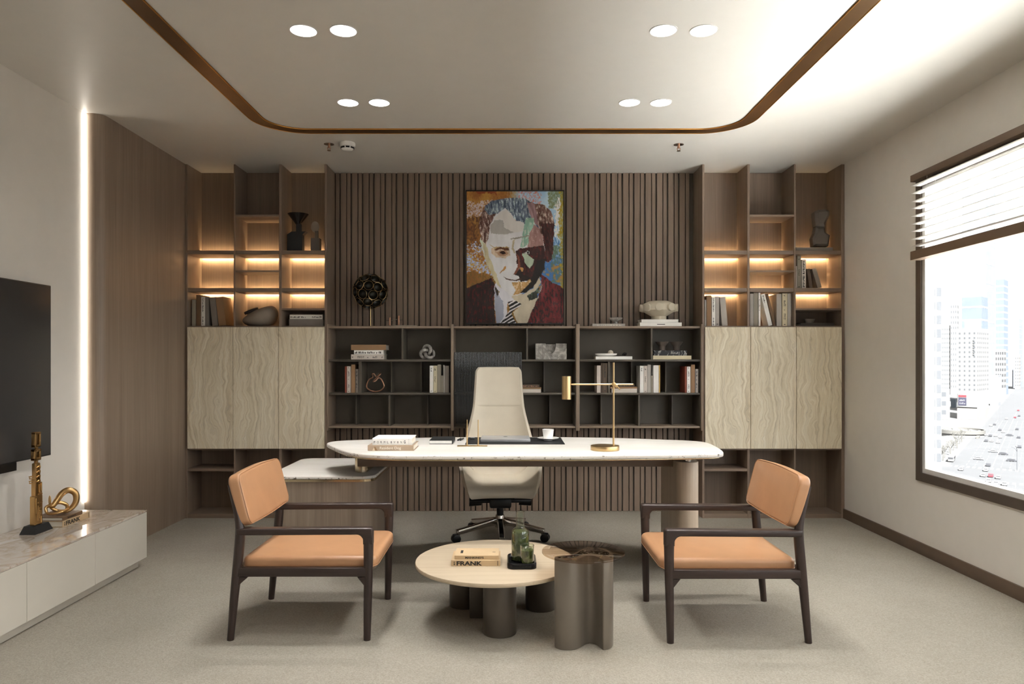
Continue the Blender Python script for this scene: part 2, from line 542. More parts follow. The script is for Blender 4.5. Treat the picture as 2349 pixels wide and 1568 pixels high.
# ------------------------------------------------------------------ the room
H = 2.8                 # ceiling height
XL, XR = -2.66, 2.665   # left and right wall faces
DF, DB = 5.69, 5.954    # front plane of the shelving, face of the slatted back wall
YR = -3.2               # wall behind the viewer

structure(MB().box(XL - 0.3, XR + 0.2, YR - 0.2, 6.15, -0.15, 0).build('floor', M_CARPET), 'beige carpet floor', 'floor')
structure(MB().box(XL - 0.3, XR + 0.2, YR - 0.2, 6.15, H, H + 0.15).build('ceiling', M_CEIL), 'warm white painted ceiling', 'ceiling')
structure(MB().box(XL - 0.3, XL, YR, 4.518, 0, H).build('wall_left', M_WALL), 'pale plaster wall behind the screen', 'wall')

# wood clad end of the left wall, rounded where it meets the plaster
arc = [(-2.623 + 0.07 * math.sin(a), 4.588 - 0.07 * math.cos(a)) for a in [PI / 2 * k / 10 for k in range(11)]]
pts = [(-2.96, 4.518)] + arc + [(-2.553, 6.0), (-2.96, 6.0)]
wl = MB().prism(pts, 0, H).build('wall_left_wood', M_PANEL, smooth=30)
structure(wl, 'walnut panelled end of the left wall with a rounded edge', 'wall')
led = MB().box(XL + 0.001, XL + 0.014, 4.500, 4.513, 0.36, H - 0.004).build('light_strip', M_LEDC)
tag(led, 'bright upright light line between plaster wall and wood panelling', 'light strip')

# right wall with its window openings
def wall_with_openings(name, axis_x, holes):
    mb = MB(); x0, x1 = axis_x
    y = YR
    for (a, b, z0, z1) in holes:
        mb.box(x0, x1, y, a, 0, H)
        mb.box(x0, x1, a, b, 0, z0); mb.box(x0, x1, a, b, z1, H)
        y = b
    mb.box(x0, x1, y, 6.1, 0, H)
    return mb.build(name, M_WALL)
WY0, WY1, WZ0, WZ1 = 1.15, 4.68, 0.471, 2.42
structure(wall_with_openings('wall_right', (XR, XR + 0.06), [(-2.5, 0.6, WZ0, WZ1), (WY0, WY1, WZ0, WZ1)]), 'plaster wall with the city window', 'wall')
mb = MB().box(XL, XR, YR - 0.2, YR, 0, H)
structure(mb.build('wall_rear', M_WALL), 'plaster wall behind the viewer', 'wall')

def window(name, y0, y1, z0, z1, label):
    o = thing(name, label, 'window', (XR, (y0 + y1) / 2, z0)); tag(o, kind='structure')
    t, p = 0.055, XR - 0.012
    mb = MB()
    for a in ((y0, y1, z0, z0 + t), (y0, y1, z1 - t, z1)): mb.box(p, XR + 0.04, *a)
    for a in ((y0, y0 + t), (y1 - t, y1)): mb.box(p, XR + 0.04, a[0], a[1], z0 + t, z1 - t)
    mb.build('window_frame', M_WINFRAME, o)
    mb = MB(); q = 0.03
    for a in ((y0 + t, y1 - t, z0 + t, z0 + t + q), (y0 + t, y1 - t, z1 - t - q, z1 - t)): mb.box(XR + 0.0, XR + 0.06, *a)
    for a in ((y0 + t, y0 + t + q), (y1 - t - q, y1 - t)): mb.box(XR + 0.0, XR + 0.06, a[0], a[1], z0 + t + q, z1 - t - q)
    mb.build('window_profile', M_WINWHITE, o)
    MB().box(XR + 0.05, XR + 0.056, y0 + t + 0.01, y1 - t - 0.01, z0 + t + 0.01, z1 - t - 0.01).build('window_pane', M_PANE, o)
    return o
window('window_1', WY0, WY1, WZ0, WZ1, 'large window in the right wall looking over the city')
window('window_added', -2.5, 0.6, WZ0, WZ1, 'unseen window added in the right wall behind the viewer for daylight')  # unseen window, added to let more daylight in

bb = MB().box(XR - 0.014, XR, YR, DF, 0, 0.076, 0.002).build('baseboard_right', M_BASE)
structure(bb, 'brown baseboard along the window wall', 'baseboard')

# ceiling band: a bronze line set in the ceiling, running round three sides
def band_path(off, n=14):
    x0, x1, yb, r = -1.655 + off, 1.60 - off, 4.906 - off, 0.32 - off
    out = [(x0, YR + 0.3)]
    out += [(x0 + r - r * math.cos(PI / 2 * k / n), yb - r + r * math.sin(PI / 2 * k / n)) for k in range(n + 1)]
    out += [(x1 - r + r * math.sin(PI / 2 * k / n), yb - r + r * math.cos(PI / 2 * k / n)) for k in range(n + 1)]
    out += [(x1, YR + 0.3)]
    return out
o = thing('trim_1', 'bronze band curving round the ceiling', 'ceiling trim', (0, 4.86, H - 0.006)); tag(o, kind='structure')
MB().prism(band_path(0.0) + band_path(0.085)[::-1], H - 0.006, H + 0.002).build('band', M_BRONZE, o, smooth=30)
for off in (-0.002, 0.087):
    MB().tube([(x, y, H - 0.004) for x, y in band_path(off)], 0.0045, 6).build('brass_edge', M_BRASSLINE, o)

# slatted back wall
wb = MB().box(-2.96, XR + 0.1, DB + 0.02, 6.12, 0, H).build('wall_back', M_UNIT)
structure(wb, 'back wall of the office', 'wall')
mb = MB(); x = -1.425; k = 0
per = 0.0935
while x < 1.53:
    for (w, g) in ((0.0285, 0.0125), (0.0455, 0.007)):
        if x + w < 1.545: mb.box(x, x + w, DB, DB + 0.022, 0.001, H - 0.001, 0.0012, 1)
        x += w + g
sl = mb.build('slat_cladding', M_WOOD, wb)

# ------------------------------------------------------------------ ceiling fittings
def downlight(x, y, label, first=[]):
    o = local_thing('ceiling_downlight', label, 'ceiling light', (x, y, H), 'round ceiling downlights')
    if first:
        for ch in first[0].children:
            c = ch.copy(); COL.objects.link(c); c.parent = o
        return o
    MB().lathe([(0.061, 0.0), (0.0655, 0.0), (0.0655, -0.0035), (0.061, -0.0035)], close=True).build('trim_ring', M_WINWHITE, o)
    MB().cyl((0, 0, -0.002), 0.061, 0.0019).build('diffuser', M_LAMP, o)
    ld = bpy.data.lights.new('downlight_lamp', 'AREA'); ld.shape = 'DISK'; ld.size = 0.115
    ld.energy = LAMP_W; ld.color = (1.0, 0.985, 0.965); ld.spread = math.radians(108)
    lo = bpy.data.objects.new('downlight_lamp', ld); COL.objects.link(lo); lo.parent = o; lo.location = (0, 0, -0.0045)
    first.append(o)
    return o
for y, row in ((3.389, 'front row'), (4.334, 'row by the bronze band')):
    for x, side in ((-0.963, 'outer of the pair on the television side'), (-0.775, 'inner of the pair on the television side'),
                    (0.733, 'inner of the pair on the window side'), (0.922, 'outer of the pair on the window side')):
        downlight(x, y, 'round downlight, %s, %s' % (side, row))
for y in (2.444, 1.5, 0.55, -0.4):  # unseen downlights, added for their light above and behind the viewer
    for x in (-0.963, 0.922):
        downlight(x, y, 'unseen round downlight added overhead only for its light')

def sprinkler(x, y, label):
    o = local_thing('sprinkler_head', label, 'sprinkler', (x, y, H), 'ceiling sprinklers')
    MB().lathe([(0.0, 0.0), (0.036, 0.0), (0.036, -0.004), (0.014, -0.009), (0.0, -0.009)]).build('escutcheon', M_CHROME, o)
    mb = MB().cyl((0, 0, -0.03), 0.009, 0.022, seg=16)
    for s in (-1, 1): mb.tube([(s * 0.007, 0, -0.02), (s * 0.012, 0, -0.034), (s * 0.004, 0, -0.046)], 0.0024, 6)
    mb.build('sprinkler_body', M_COPPER, o)
    MB().cyl((0, 0, -0.05), 0.013, 0.003, seg=16).build('deflector', M_BRONZE, o)
sprinkler(-1.283, 5.16, 'small copper ceiling sprinkler beside the smoke detector')
sprinkler(1.228, 5.17, 'small copper ceiling sprinkler standing alone toward the window side')
o = local_thing('smoke_detector', 'round white smoke detector on the ceiling beside a sprinkler', 'smoke detector', (-1.147, 5.142, H))
MB().lathe([(0, 0), (0.056, 0), (0.058, -0.012), (0.055, -0.027), (0.046, -0.03), (0.043, -0.044), (0.03, -0.052), (0, -0.054)]).build('housing', M_WHITE, o)
mb = MB()
for k in range(8):
    a = PI * 2 * k / 8 + 0.25
    mb.box(-0.0135, 0.0135, 0.0425, 0.0475, -0.0425, -0.0315, M=Matrix.Rotation(a, 4, 'Z'))
mb.build('vent', M_BLACK, o)

# ------------------------------------------------------------------ window blind
o = thing('venetian_blind', 'half lowered white slatted blind with brown rails over the window', 'blind', (2.62, 3.0, 1.889))
BX0, BX1, BY0, BY1 = 2.585, 2.652, 1.1, 4.622
MB().box(BX0, BX1, BY0, BY1, 2.39, 2.432, 0.002).build('headrail', M_BLIND, o)
MB().box(BX0, BX1, BY0, BY1, 1.889, 1.945, 0.002).build('bottom_rail', M_BLIND, o)
s0 = MB().box(BX0 + 0.004, BX1 - 0.002, BY0, BY1, -0.001, 0.001).xform(Matrix.Translation((0, 0, 2.366))).build('slat', M_SLATS, o)
for z in (2.317, 2.264, 2.22, 2.17, 2.12, 2.074, 2.024, 1.979):
    c = s0.copy(); COL.objects.link(c); c.location.z = z - 2.366
for y in (4.45, 3.5, 2.5, 1.5):
    for x in (BX0 + 0.008, BX1 - 0.006): MB().cyl((x, y, 1.93), 0.001, 0.47, seg=6).build('cord', M_SLATS, o)

# ------------------------------------------------------------------ tall shelving
S1 = DF / F
def fx(px): return WX(px, DF)
def fz(py): return WZ(py, DF)
ZC, ZB, ZBb, ZA, ZAb = fz(747), fz(660), fz(669), fz(574), fz(583)
def tall_unit(label, panels, cols, small_col, shelf_col, mid_inset):
    (a0, a1), (b0, b1), (c0, c1), (d0, d1) = [(fx(p), fx(q)) for p, q in panels]
    o = thing('shelving_unit', label, 'shelving unit', ((a0 + d1) / 2, (DF + DB) / 2, 0), 'tall shelving units')
    BK = DB + 0.008
    for (x0, x1), nm in (((a0, a1), 'side_panel'), ((b0, b1), 'divider'), ((c0, c1), 'divider'), ((d0, d1), 'side_panel')):
        MB().box(x0, x1, DF, BK, 0, H - 0.002, 0.0015, 1).build(nm, M_WOOD, o)
    MB().box(a0, d1, DB, BK + 0.008, 0, H - 0.002).build('back_panel', M_WOOD, o)
    cells = [(a1, b0), (b1, c0), (c1, d0)]
    for i, (x0, x1) in enumerate(cells):
        for zb, zt in ((ZAb, ZA), (ZBb, ZB)):
            MB().box(x0 + 0.001, x1 - 0.001, DF + 0.004, DB - 0.028, zb, zt, 0.0015, 1).build('shelf', M_WOODX, o)
            MB().box(x0 + 0.004, x1 - 0.004, DB - 0.0279, DB - 0.021, zb + 0.006, zb + 0.015).build('light_strip', M_LEDW, o)
        MB().box(x0, x1, DF + 0.004, DB, fz(750.5), ZC, 0.001, 1).build('shelf', M_WOODX, o)
        MB().box(x0, x1, DF + 0.004, DB, 0.0, fz(1178), 0.001, 1).build('plinth', M_WOODX, o)
        MB().box(x0, x1, DF + 0.01, DB, fz(1032), fz(1028) + 0.004).build('cabinet_floor', M_WOODX, o)
    x0, x1 = cells[1]
    MB().box(x0, x1, DF + 0.003, DB, fz(496.5), fz(491.5), 0.001, 1).build('shelf', M_WOODX, o)
    MB().box(x0, x1, DF + 0.003, DB - 0.04, fz(623.6), fz(619.7), 0.001, 1).build('shelf', M_WOODX, o)
    x0, x1 = cells[small_col]
    MB().box(x0, x1, DF + 0.003, DB, fz(711), fz(706.5), 0.001, 1).build('shelf', M_WOODX, o)
    x0, x1 = cells[shelf_col]
    MB().box(x0, x1, DF + 0.003, DB, fz(1080.5), fz(1074.5), 0.001, 1).build('shelf', M_WOODX, o)
    for i, (p, q) in enumerate(cols):
        d = MB().box(fx(p), fx(q), DF - 0.018, DF - 0.001, fz(1028), fz(750), 0.001, 1)
        dd = d.build('door', M_TRAV, o)
        dd['label'] = 'ivory travertine door'
    return o
tall_unit('tall walnut shelving unit with travertine doors beside the left wood wall',
          [(425, 430), (536, 539.5), (640, 646), (744.7, 750)], [(432, 535.8), (536.8, 639.6), (640.8, 744.8)], 2, 0, 0)
tall_unit('tall walnut shelving unit with travertine doors beside the window wall',
          [(1611, 1616), (1714.5, 1720), (1821.5, 1825.5), (1930, 1937.5)], [(1616.4, 1719.8), (1721, 1824.4), (1825.6, 1928.5)], 2, 0, 0)

# ------------------------------------------------------------------ low wall-hung shelf
DS = 5.70
def sx(px): return WX(px, DS)
def sz(py): return WZ(py, DS)
ROWS = [(sz(747.6), sz(752.7)), (sz(824), sz(829)), (sz(900.6), sz(905.4)), (sz(977), sz(981.7))]
modules = [((751.5, 1035.5), [921, 925], [(822.5, 829)], [(891, 895)], [], [892.5, 962], [810, 977]),
           ((1038, 1321), [1207.4, 1211], [], [], [], [1250], [1263.5]),
           ((1327, 1607.5), [1493.6, 1497.4], [(1395, 1399.5)], [(1464.7, 1468.3)], [], [1455, 1535], [1383.7, 1550])]
mlabels = ['wall hung shelf module under the globe sculpture', 'wall hung shelf module under the portrait painting', 'wall hung shelf module under the stone vase with discs']
for (span, r1, r2, r3, _, fins2, fins3), lb in zip(modules, mlabels):
    X0, X1 = sx(span[0]), sx(span[1])
    o = thing('wall_shelf', 'umber ' + lb, 'shelf', ((X0 + X1) / 2, DB - 0.1, ROWS[3][1]), 'low wall hung shelving')
    for (zt, zb) in ROWS:
        edge = (zt, zb) in (ROWS[0], ROWS[3])
        MB().box(X0 + 0.006, X1 - 0.006, DS, DB - 0.012, zb, zt, 0.004, 2).build('shelf', M_UNITEDGE if edge else M_UNIT, o)
    MB().box(X0, X1, DB - 0.0125, DB - 0.001, ROWS[3][1], ROWS[0][0]).build('back_panel', M_UNIT, o)
    for x in (X0, X1):
        s = 0.0065
        MB().box(x - s if x == X1 else x - 0.001, x + 0.001 if x == X1 else x + s, DS, DB - 0.012, ROWS[3][1], ROWS[0][0]).build('end_panel', M_UNIT, o)
    for row, lst in ((0, [tuple(r1)]), (1, r2), (2, r3)):
        for (p, q) in lst:
            MB().box(sx(p), sx(q), DS + 0.006, DB - 0.012, ROWS[row + 1][0], ROWS[row][1]).build('divider', M_UNIT, o)
    for row, lst in ((1, fins2), (2, fins3)):  # added fins, set back to give dark lines and bands of shade
        for p in lst:
            MB().box(sx(p) - 0.004, sx(p) + 0.004, DS + 0.12, DB - 0.012, ROWS[row + 1][0], ROWS[row][1]).build('shade_fin', M_UNIT, o)
for p, q, lb in ((751.2, 754, 'shelf post against the left tall unit'), (1034.6, 1041, 'shelf post between the globe side and the portrait'),
             (1320.6, 1329, 'shelf post between the portrait and the stone vase side'), (1606.8, 1610.2, 'shelf post against the right tall unit')):
    z0, z1 = sz(987), sz(743)
    pb = MB().box(sx(p), sx(q), DS - 0.022, DB, z0, z1, 0.004, 2).build('shelf_post', M_UNITEDGEZ)
    tag(pb, 'upright wooden ' + lb, 'shelf post', 'wall shelf posts')

# sliding door of reeded glass
X0, X1 = sx(1041.5), sx(1197)
n = 44; pts = []; w = (X1 - X0) / n
front = []
for i in range(n):
    for k in range(4):
        front.append((X0 + w * (i + k / 4), DS - 0.012 - 0.0035 * math.sin(PI * k / 4)))
pts = front + [(X1, DS - 0.012), (X1, DS - 0.006), (X0, DS - 0.006)]
g = MB().prism(pts, sz(980), sz(807.5)).build('reeded_glass_door', M_FLUTE, smooth=60)
tag(g, 'reeded grey glass sliding door on the shelf behind the office chair', 'glass door')

# ------------------------------------------------------------------ screen and media console
TX = -2.60
o = thing('television', 'large black wall mounted television on the left wall', 'television', (-2.63, 3.26, 0.709))
MB().box(XL + 0.001, TX - 0.012, 2.7, 3.8, 0.9, 1.5).build('wall_bracket', M_BLACK, o)
MB().box(TX - 0.03, TX, 2.43, 4.094, 0.709, 1.672, 0.003).build('bezel', M_BLACK, o)
MB().box(TX - 0.001, TX + 0.0012, 2.436, 4.088, 0.716, 1.666).build('screen', M_SCREEN, o)
sb = MB().prism(round_rect(2.75, 3.807, 0.665, 0.709, [0.001, 0.001, 0.02, 0.02]), 0, 0.04,
                M=Matrix(((0, 0, 1, XL + 0.02), (1, 0, 0, 0), (0, 1, 0, 0), (0, 0, 0, 1)))).build('speaker_bar', M_BLACK, o)

CX0, CX1, CY1, CY0 = -2.658, -2.20, 4.384, 2.19
o = thing('media_console', 'long low putty grey media console with veined marble top', 'console', (-2.43, 3.3, 0))
MB().box(CX0, CX1 - 0.035, CY0, CY1 - 0.035, 0, 0.05).build('plinth', M_LACQ, o)
MB().box(CX0, CX1 - 0.014, CY0, CY1, 0.048, 0.325).build('body', M_LACQ, o)
MB().box(CX0, CX1, CY0, CY1 + 0.002, 0.3255, 0.336, 0.001, 1).build('top', M_MARBLE, o)
y = CY1
while y > CY0 + 0.1:
    MB().box(CX1 - 0.0145, CX1, y - 0.547 + 0.0015, y - 0.0015, 0.05, 0.324, 0.001, 1).build('drawer_front', M_LACQ, o)
    y -= 0.547
ZT = 0.3362

# ------------------------------------------------------------------ books
def book(dims, at, mat, label, group=None, ink=None, tilt=0.0, rz=0.0, pages=M_PAGES, thin='x', parts=True):
    """dims = x, y, z extents; the spine looks to -Y; thin = axis of the thickness; tilt leans it about its base corner"""
    sx_, sy_, sz_ = dims
    o = local_thing('book', label, 'book', at, group, rot=(0, tilt, rz))
    t = min(0.0028, (sx_ if thin == 'x' else sz_) * 0.16)
    mb = MB()
    if thin == 'x':
        mb.box(0, sx_, 0, t, 0, sz_, 0.0008, 1); mb.box(0, t, t, sy_, 0, sz_); mb.box(sx_ - t, sx_, t, sy_, 0, sz_)
        pg = (t, sx_ - t, t, sy_ - 0.004, 0.003, sz_ - 0.004)
    else:
        mb.box(0, sx_, 0, t, 0, sz_, 0.0008, 1); mb.box(0, sx_, t, sy_, 0, t); mb.box(0, sx_, t, sy_, sz_ - t, sz_)
        pg = (0.004, sx_ - 0.004, t, sy_ - 0.004, t, sz_ - t)
    mb.build('cover', mat, o)
    MB().box(*pg).build('pages', pages, o)
    if ink:
        ink(o, sx_, sz_)
    return o
def ink_down(seed=1, n=22, mat=None, rows=1, a=0.1, b=0.9, wide=0.5):
    def f(o, w, h):
        strokes(o, h * (b - a), w * wide, (w * (1 - wide) / 2, -0.0002, h * b), FACE_DOWN, mat, n, seed, rows=rows)
    return f
def ink_flat(seed=1, n=22, mat=None, rows=1, a=0.06, b=0.94, tall=0.55):
    def f(o, w, h):
        strokes(o, w * (b - a), h * tall, (w * a, -0.0002, h * (1 - tall) / 2), FACE_CAM, mat, n, seed, rows=rows)
    return f
def ink_bits(spans, mat=None, down=False, seed=3):
    """short runs of tiny print at given stretches of the spine"""
    def f(o, w, h):
        for i, (a, b, n, rows) in enumerate(spans):
            if down: strokes(o, h * (b - a), w * 0.42, (w * 0.29, -0.0002, h * b), FACE_DOWN, mat, n, seed + i, rows=rows, dens=0.95)
            else: strokes(o, w * (b - a), h * 0.45, (w * a, -0.0002, h * 0.27), FACE_CAM, mat, n, seed + i, rows=rows, dens=0.95)
    return f

C_GREY, C_LGREY, C_WHITE = cover((128, 120, 112)), cover((176, 170, 163)), cover((226, 221, 212))
C_BROWN, C_TAN, C_CREAM = cover((112, 86, 62)), cover((150, 117, 84)), cover((214, 203, 172))
C_RED, C_UMBER, C_DARK = cover((134, 66, 48)), cover((92, 76, 62)), cover((66, 58, 53))
C_OLIVE, C_GOLD = cover((150, 143, 128)), plain('gold_cover', (196, 160, 98), 0.4, 0.5)
C_PALE = cover((206, 196, 186)); C_KRAFT = cover((194, 168, 132)); C_BRIGHT = cover((240, 238, 233))

def upright(px0, px1, pytop, d, zbase, mat, label, group, depth=0.17, ink=None, tilt_px=0, **kw):
    """a standing book; tilt_px = how far the top leans to the left of the base"""
    x0, x1 = WX(px0, d), WX(px1, d)
    h = WZ(pytop, d) - zbase
    if tilt_px:
        ang = -math.atan2(tilt_px * d / F, h)
        w = (x1 - x0) * math.cos(ang); L = (h - w * abs(math.sin(ang))) / math.cos(ang)
        return book((w, depth, L), (x0, d, zbase + 0.0005 + (0 if ang < 0 else w * math.sin(ang))), mat, label, group, ink, tilt=ang, **kw)
    return book((x1 - x0 - 0.0006, depth, h), (x0 + 0.0003, d, zbase + 0.0003), mat, label, group, ink, **kw)
def flat(px0, px1, pytop, pybot, d, mat, label, group, depth=0.17, ink=None, zbase=None, **kw):
    x0, x1 = WX(px0, d), WX(px1, d)
    zb = WZ(pybot, d) if zbase is None else zbase
    return book((x1 - x0, depth, WZ(pytop, d) - zb - 0.0003), (x0, d, zb + 0.0003), mat, label, group, ink, thin='z', **kw)

# left tall unit, bottom open row
G = 'books standing in the left tall unit'; d = 5.735; z = ZC
upright(440, 449, 687, d, z, C_OLIVE, 'short olive grey book at the left end of the row in the left tall unit', G)
upright(450, 461, 676, d, z, C_BROWN, 'tall brown book next to the short olive grey one in the left tall unit', G)
upright(461.5, 470, 681, d, z, C_WHITE, 'white book with black spine print in the left tall unit', G, ink=ink_bits([(0.05, 0.32, 8, 1), (0.48, 0.96, 14, 1)], down=True))
upright(470.5, 478.5, 681, d, z, C_GREY, 'grey book upright against the white printed one in the left tall unit', G)
upright(487, 500, 681, d, z, C_GREY, 'leaning grey book, first of the two tilted ones in the left tall unit', G, tilt_px=6.5)
upright(502, 519, 680, d, z, C_TAN, 'leaning tan book at the right end of the row in the left tall unit', G, tilt_px=8)
# flat boxes, left tall unit
G = 'flat books in the low cubby of the left tall unit'
zb = ZC
b = flat(663, 741, 731.5, 747, 5.74, C_GREY, 'thick grey book lying at the bottom of the low left cubby', G)
flat(664.5, 740, 721.3, 731.5, 5.742, C_WHITE, 'white book with black print lying on the thick grey book', G,
     ink=ink_bits([(0.03, 0.5, 16, 1), (0.68, 0.97, 9, 1)]))

# right tall unit, bottom row, first cubby
G = 'books standing in the right tall unit'; z = ZC
upright(1616.6, 1620.4, 687, d, z, C_LGREY, 'thin pale grey book against the inner side of the right tall unit', G)
upright(1621.2, 1632, 677.5, d, z, C_TAN, 'tan book next to the thin pale grey one in the right tall unit', G)
upright(1632.8, 1641.3, 681, d, z, C_BRIGHT, 'white book with small black print beside the tan book', G, ink=ink_bits([(0.02, 0.28, 9, 1), (0.48, 0.96, 15, 1)], down=True))
upright(1641.8, 1650, 680, d, z, C_LGREY, 'pale grey book with a black emblem low on its spine', G, ink=ink_bits([(0.04, 0.08, 1, 1)], down=True))
upright(1656.5, 1669.5, 680.5, d, z, C_LGREY, 'pale grey book leaning alone in front of the lit wood back', G, tilt_px=5.5)
# second cubby
upright(1720.6, 1728.6, 673, d, z, C_LGREY, 'light grey book at the left end of the crowded middle cubby', G)
upright(1729, 1738.8, 670.8, d, z, C_OLIVE, 'olive grey book, second in the crowded middle cubby', G)
upright(1740, 1744.6, 670.8, d, z, C_BRIGHT, 'narrow white book, third in the crowded middle cubby', G, ink=ink_bits([(0.45, 0.8, 8, 1)], down=True))
upright(1763, 1772.5, 673, d, z, C_BRIGHT, 'white book leaning hard in the crowded middle cubby', G, tilt_px=18, depth=0.12, ink=ink_bits([(0.7, 0.95, 7, 1)], down=True))
upright(1774, 1780, 673, d, z, C_BROWN, 'thin brown book leaning behind the tilted white one', G, tilt_px=18, depth=0.12)
upright(1781.5, 1793, 674, d, z, C_LGREY, 'grey book right of the leaning thin brown book', G)
upright(1794.5, 1806.5, 672.5, d, z, C_CREAM, 'cream book with two blocks of black print in the crowded middle cubby', G, ink=ink_bits([(0.03, 0.06, 1, 1), (0.18, 0.38, 7, 2), (0.48, 0.5, 1, 1), (0.6, 0.78, 6, 2), (0.9, 0.94, 1, 1)], down=True))
upright(1807, 1815.6, 673, d, z, C_LGREY, 'grey book at the right end of the crowded middle cubby', G)
# middle row, third column
G = 'books standing on the lit shelf of the right tall unit'
upright(1826.2, 1828.4, 610, d, ZB, C_PALE, 'sliver of a pale short book against the divider of the lit shelf', G)
upright(1829, 1837.6, 586, d, ZB, C_OLIVE, 'tall grey beige book with tiny print on the lit shelf', G, ink=ink_bits([(0.02, 0.06, 1, 1), (0.38, 0.58, 8, 1), (0.86, 0.9, 1, 1)], down=True))
upright(1839.5, 1849, 595, d, ZB, C_PALE, 'pale book with bold black spine lettering on the lit shelf', G, ink=ink_down(9, 18, wide=0.6, a=0.03, b=0.94))
upright(1857, 1865, 615.5, d, ZB, C_UMBER, 'small umber book leaning, left of the last one on the lit shelf', G, tilt_px=7, depth=0.12)
upright(1876, 1886, 614, d, ZB, C_GREY, 'grey brown book leaning at the end of the lit shelf', G, tilt_px=14, depth=0.15)
# slabs in the right unit
G = None
flat(1826, 1911, 567, 574, 5.72, C_GREY, 'flat grey book under the bust in the right tall unit', None, zbase=ZA)
flat(1837, 1914, 740.5, 747, 5.73, C_DARK, 'dark flat book under a small bowl in the low right cubby', None, zbase=ZC)

# low wall shelf, module one
R0, R1, R2, R3 = [r[0] for r in ROWS]
d = 5.715
G = 'flat books in the left wall shelf'
flat(805.3, 880.5, 812.5, 824, d, C_PALE, 'grey white book at the bottom of the flat pile in the left wall shelf', G, zbase=R1, ink=ink_bits([(0.04, 0.07, 1, 1), (0.2, 0.4, 8, 2), (0.5, 0.53, 1, 1), (0.66, 0.8, 6, 2), (0.93, 0.97, 2, 1)]))
flat(812, 879.5, 802.8, 812.4, d + 0.002, C_BRIGHT, 'white book with large black letters in the middle of the flat pile', G, ink=ink_flat(5, 22, a=0.03, b=0.97, tall=0.6))
flat(805, 885.5, 790.3, 802.6, d, C_TAN, 'tan book on top of the flat pile in the left wall shelf', G)
G = 'books standing in the left wall shelf'
upright(791, 795.2, 840, d, R2, C_RED, 'narrow red book at the left end of the left wall shelf', G)
upright(795.8, 804.2, 840, d, R2, C_PALE, 'white book with black print next to the narrow red one, left wall shelf', G, ink=ink_bits([(0.03, 0.06, 1, 1), (0.18, 0.32, 6, 2), (0.5, 0.52, 1, 1), (0.6, 0.82, 8, 2), (0.92, 0.96, 1, 1)], down=True))
upright(805.3, 814.4, 835.8, d, R2, C_TAN, 'tan book beside the white printed one, left wall shelf', G)
upright(815.5, 822, 846, d, R2, C_GREY, 'short grey book with dark lettering against the divider, left wall shelf', G, ink=ink_down(4, 16, wide=0.6))
upright(985.6, 994, 838.5, d, R2, C_BRIGHT, 'white book at the left of the group beside the office chair glass', G, ink=ink_bits([(0.78, 0.92, 5, 1), (0.02, 0.08, 2, 1)], down=True))
upright(994.4, 1002.6, 838.5, d, R2, C_CREAM, 'cream book next to the white one beside the office chair glass', G, ink=ink_bits([(0.03, 0.06, 1, 1), (0.38, 0.6, 8, 1), (0.82, 0.9, 2, 1)], down=True))
upright(1003.3, 1011.5, 836, d, R2, C_OLIVE, 'tall olive grey book beside the cream one', G)
upright(1011.9, 1016.6, 861, d, R2, C_OLIVE, 'short olive grey book in a gap between taller ones', G)
upright(1017, 1020.4, 837, d, R2, C_LGREY, 'thin light grey book right of the short olive one', G)
upright(1021, 1030, 838.5, d, R2, C_GREY, 'grey book at the right end of the left wall shelf', G)
# module two, behind the chair
G = 'flat books behind the office chair'
flat(1186, 1241, 892, 900.6, d, C_PALE, 'pale book lying on the shelf just right of the office chair', G, zbase=R2)
flat(1184, 1242, 888.3, 891.8, d, C_TAN, 'thin tan book lying on the pale one right of the office chair', G)
flat(1190, 1236.5, 881.5, 888.1, d + 0.004, C_UMBER, 'brown book with copper lettering on top of the pile right of the office chair', G, ink=ink_flat(6, 16, mat=M_COPPER, tall=0.6))
# module three
G = 'flat books in the right wall shelf'
flat(1366.5, 1450.5, 817, 824, d, C_BRIGHT, 'long white book under a small plate in the right wall shelf', G, zbase=R1)
flat(1498.2, 1586, 815.3, 824, d - 0.004, C_CREAM, 'long cream book under the black marble box', G, zbase=R1)
flat(1403, 1461.5, 891, 900.6, d, C_PALE, 'thick pale book lying behind the brass lamp post', G, zbase=R2)
flat(1400, 1462.3, 887, 890.8, d, C_TAN, 'thin tan book lying on the thick pale one behind the brass lamp', G)
flat(1407, 1456, 880.5, 886.8, d + 0.004, C_UMBER, 'brown book with black lettering on top of the pile behind the brass lamp', G, ink=ink_flat(8, 16, tall=0.7))
G = 'books standing in the right wall shelf'
upright(1369.2, 1378, 838, d, R2, C_PALE, 'pale book left of two dark brown ones in the right wall shelf', G)
upright(1379, 1382, 832, d, R2, C_UMBER, 'thin umber book between pale and dark brown ones', G)
upright(1382.6, 1393.6, 832.5, d, R2, C_UMBER, 'dark brown book with black print against the divider', G, ink=ink_bits([(0.04, 0.08, 1, 1), (0.5, 0.95, 14, 1)], down=True))
upright(1468, 1476.6, 838.8, d, R2, C_BRIGHT, 'white book at the left of the light group in the right wall shelf', G, ink=ink_bits([(0.8, 0.92, 5, 1)], down=True))
upright(1477, 1484.8, 838.8, d, R2, C_PALE, 'off white book with tiny print, second of the light group', G, ink=ink_bits([(0.03, 0.06, 1, 1), (0.38, 0.6, 8, 1), (0.84, 0.9, 2, 1)], down=True))
upright(1485.3, 1493, 836, d, R2, C_LGREY, 'tall light grey book, third of the light group', G)
upright(1493.5, 1498.4, 861, d, R2, C_OLIVE, 'short olive grey book in the gap of the light group', G)
upright(1499, 1511.2, 837.8, d, R2, C_BRIGHT, 'thick bright white book in the right wall shelf', G)
upright(1511.8, 1514.3, 837.5, d, R2, C_GOLD, 'very thin gold book at the right of the light group', G)
upright(1571, 1575.4, 840, d, R2, C_RED, 'narrow red book near the right end of the right wall shelf', G)
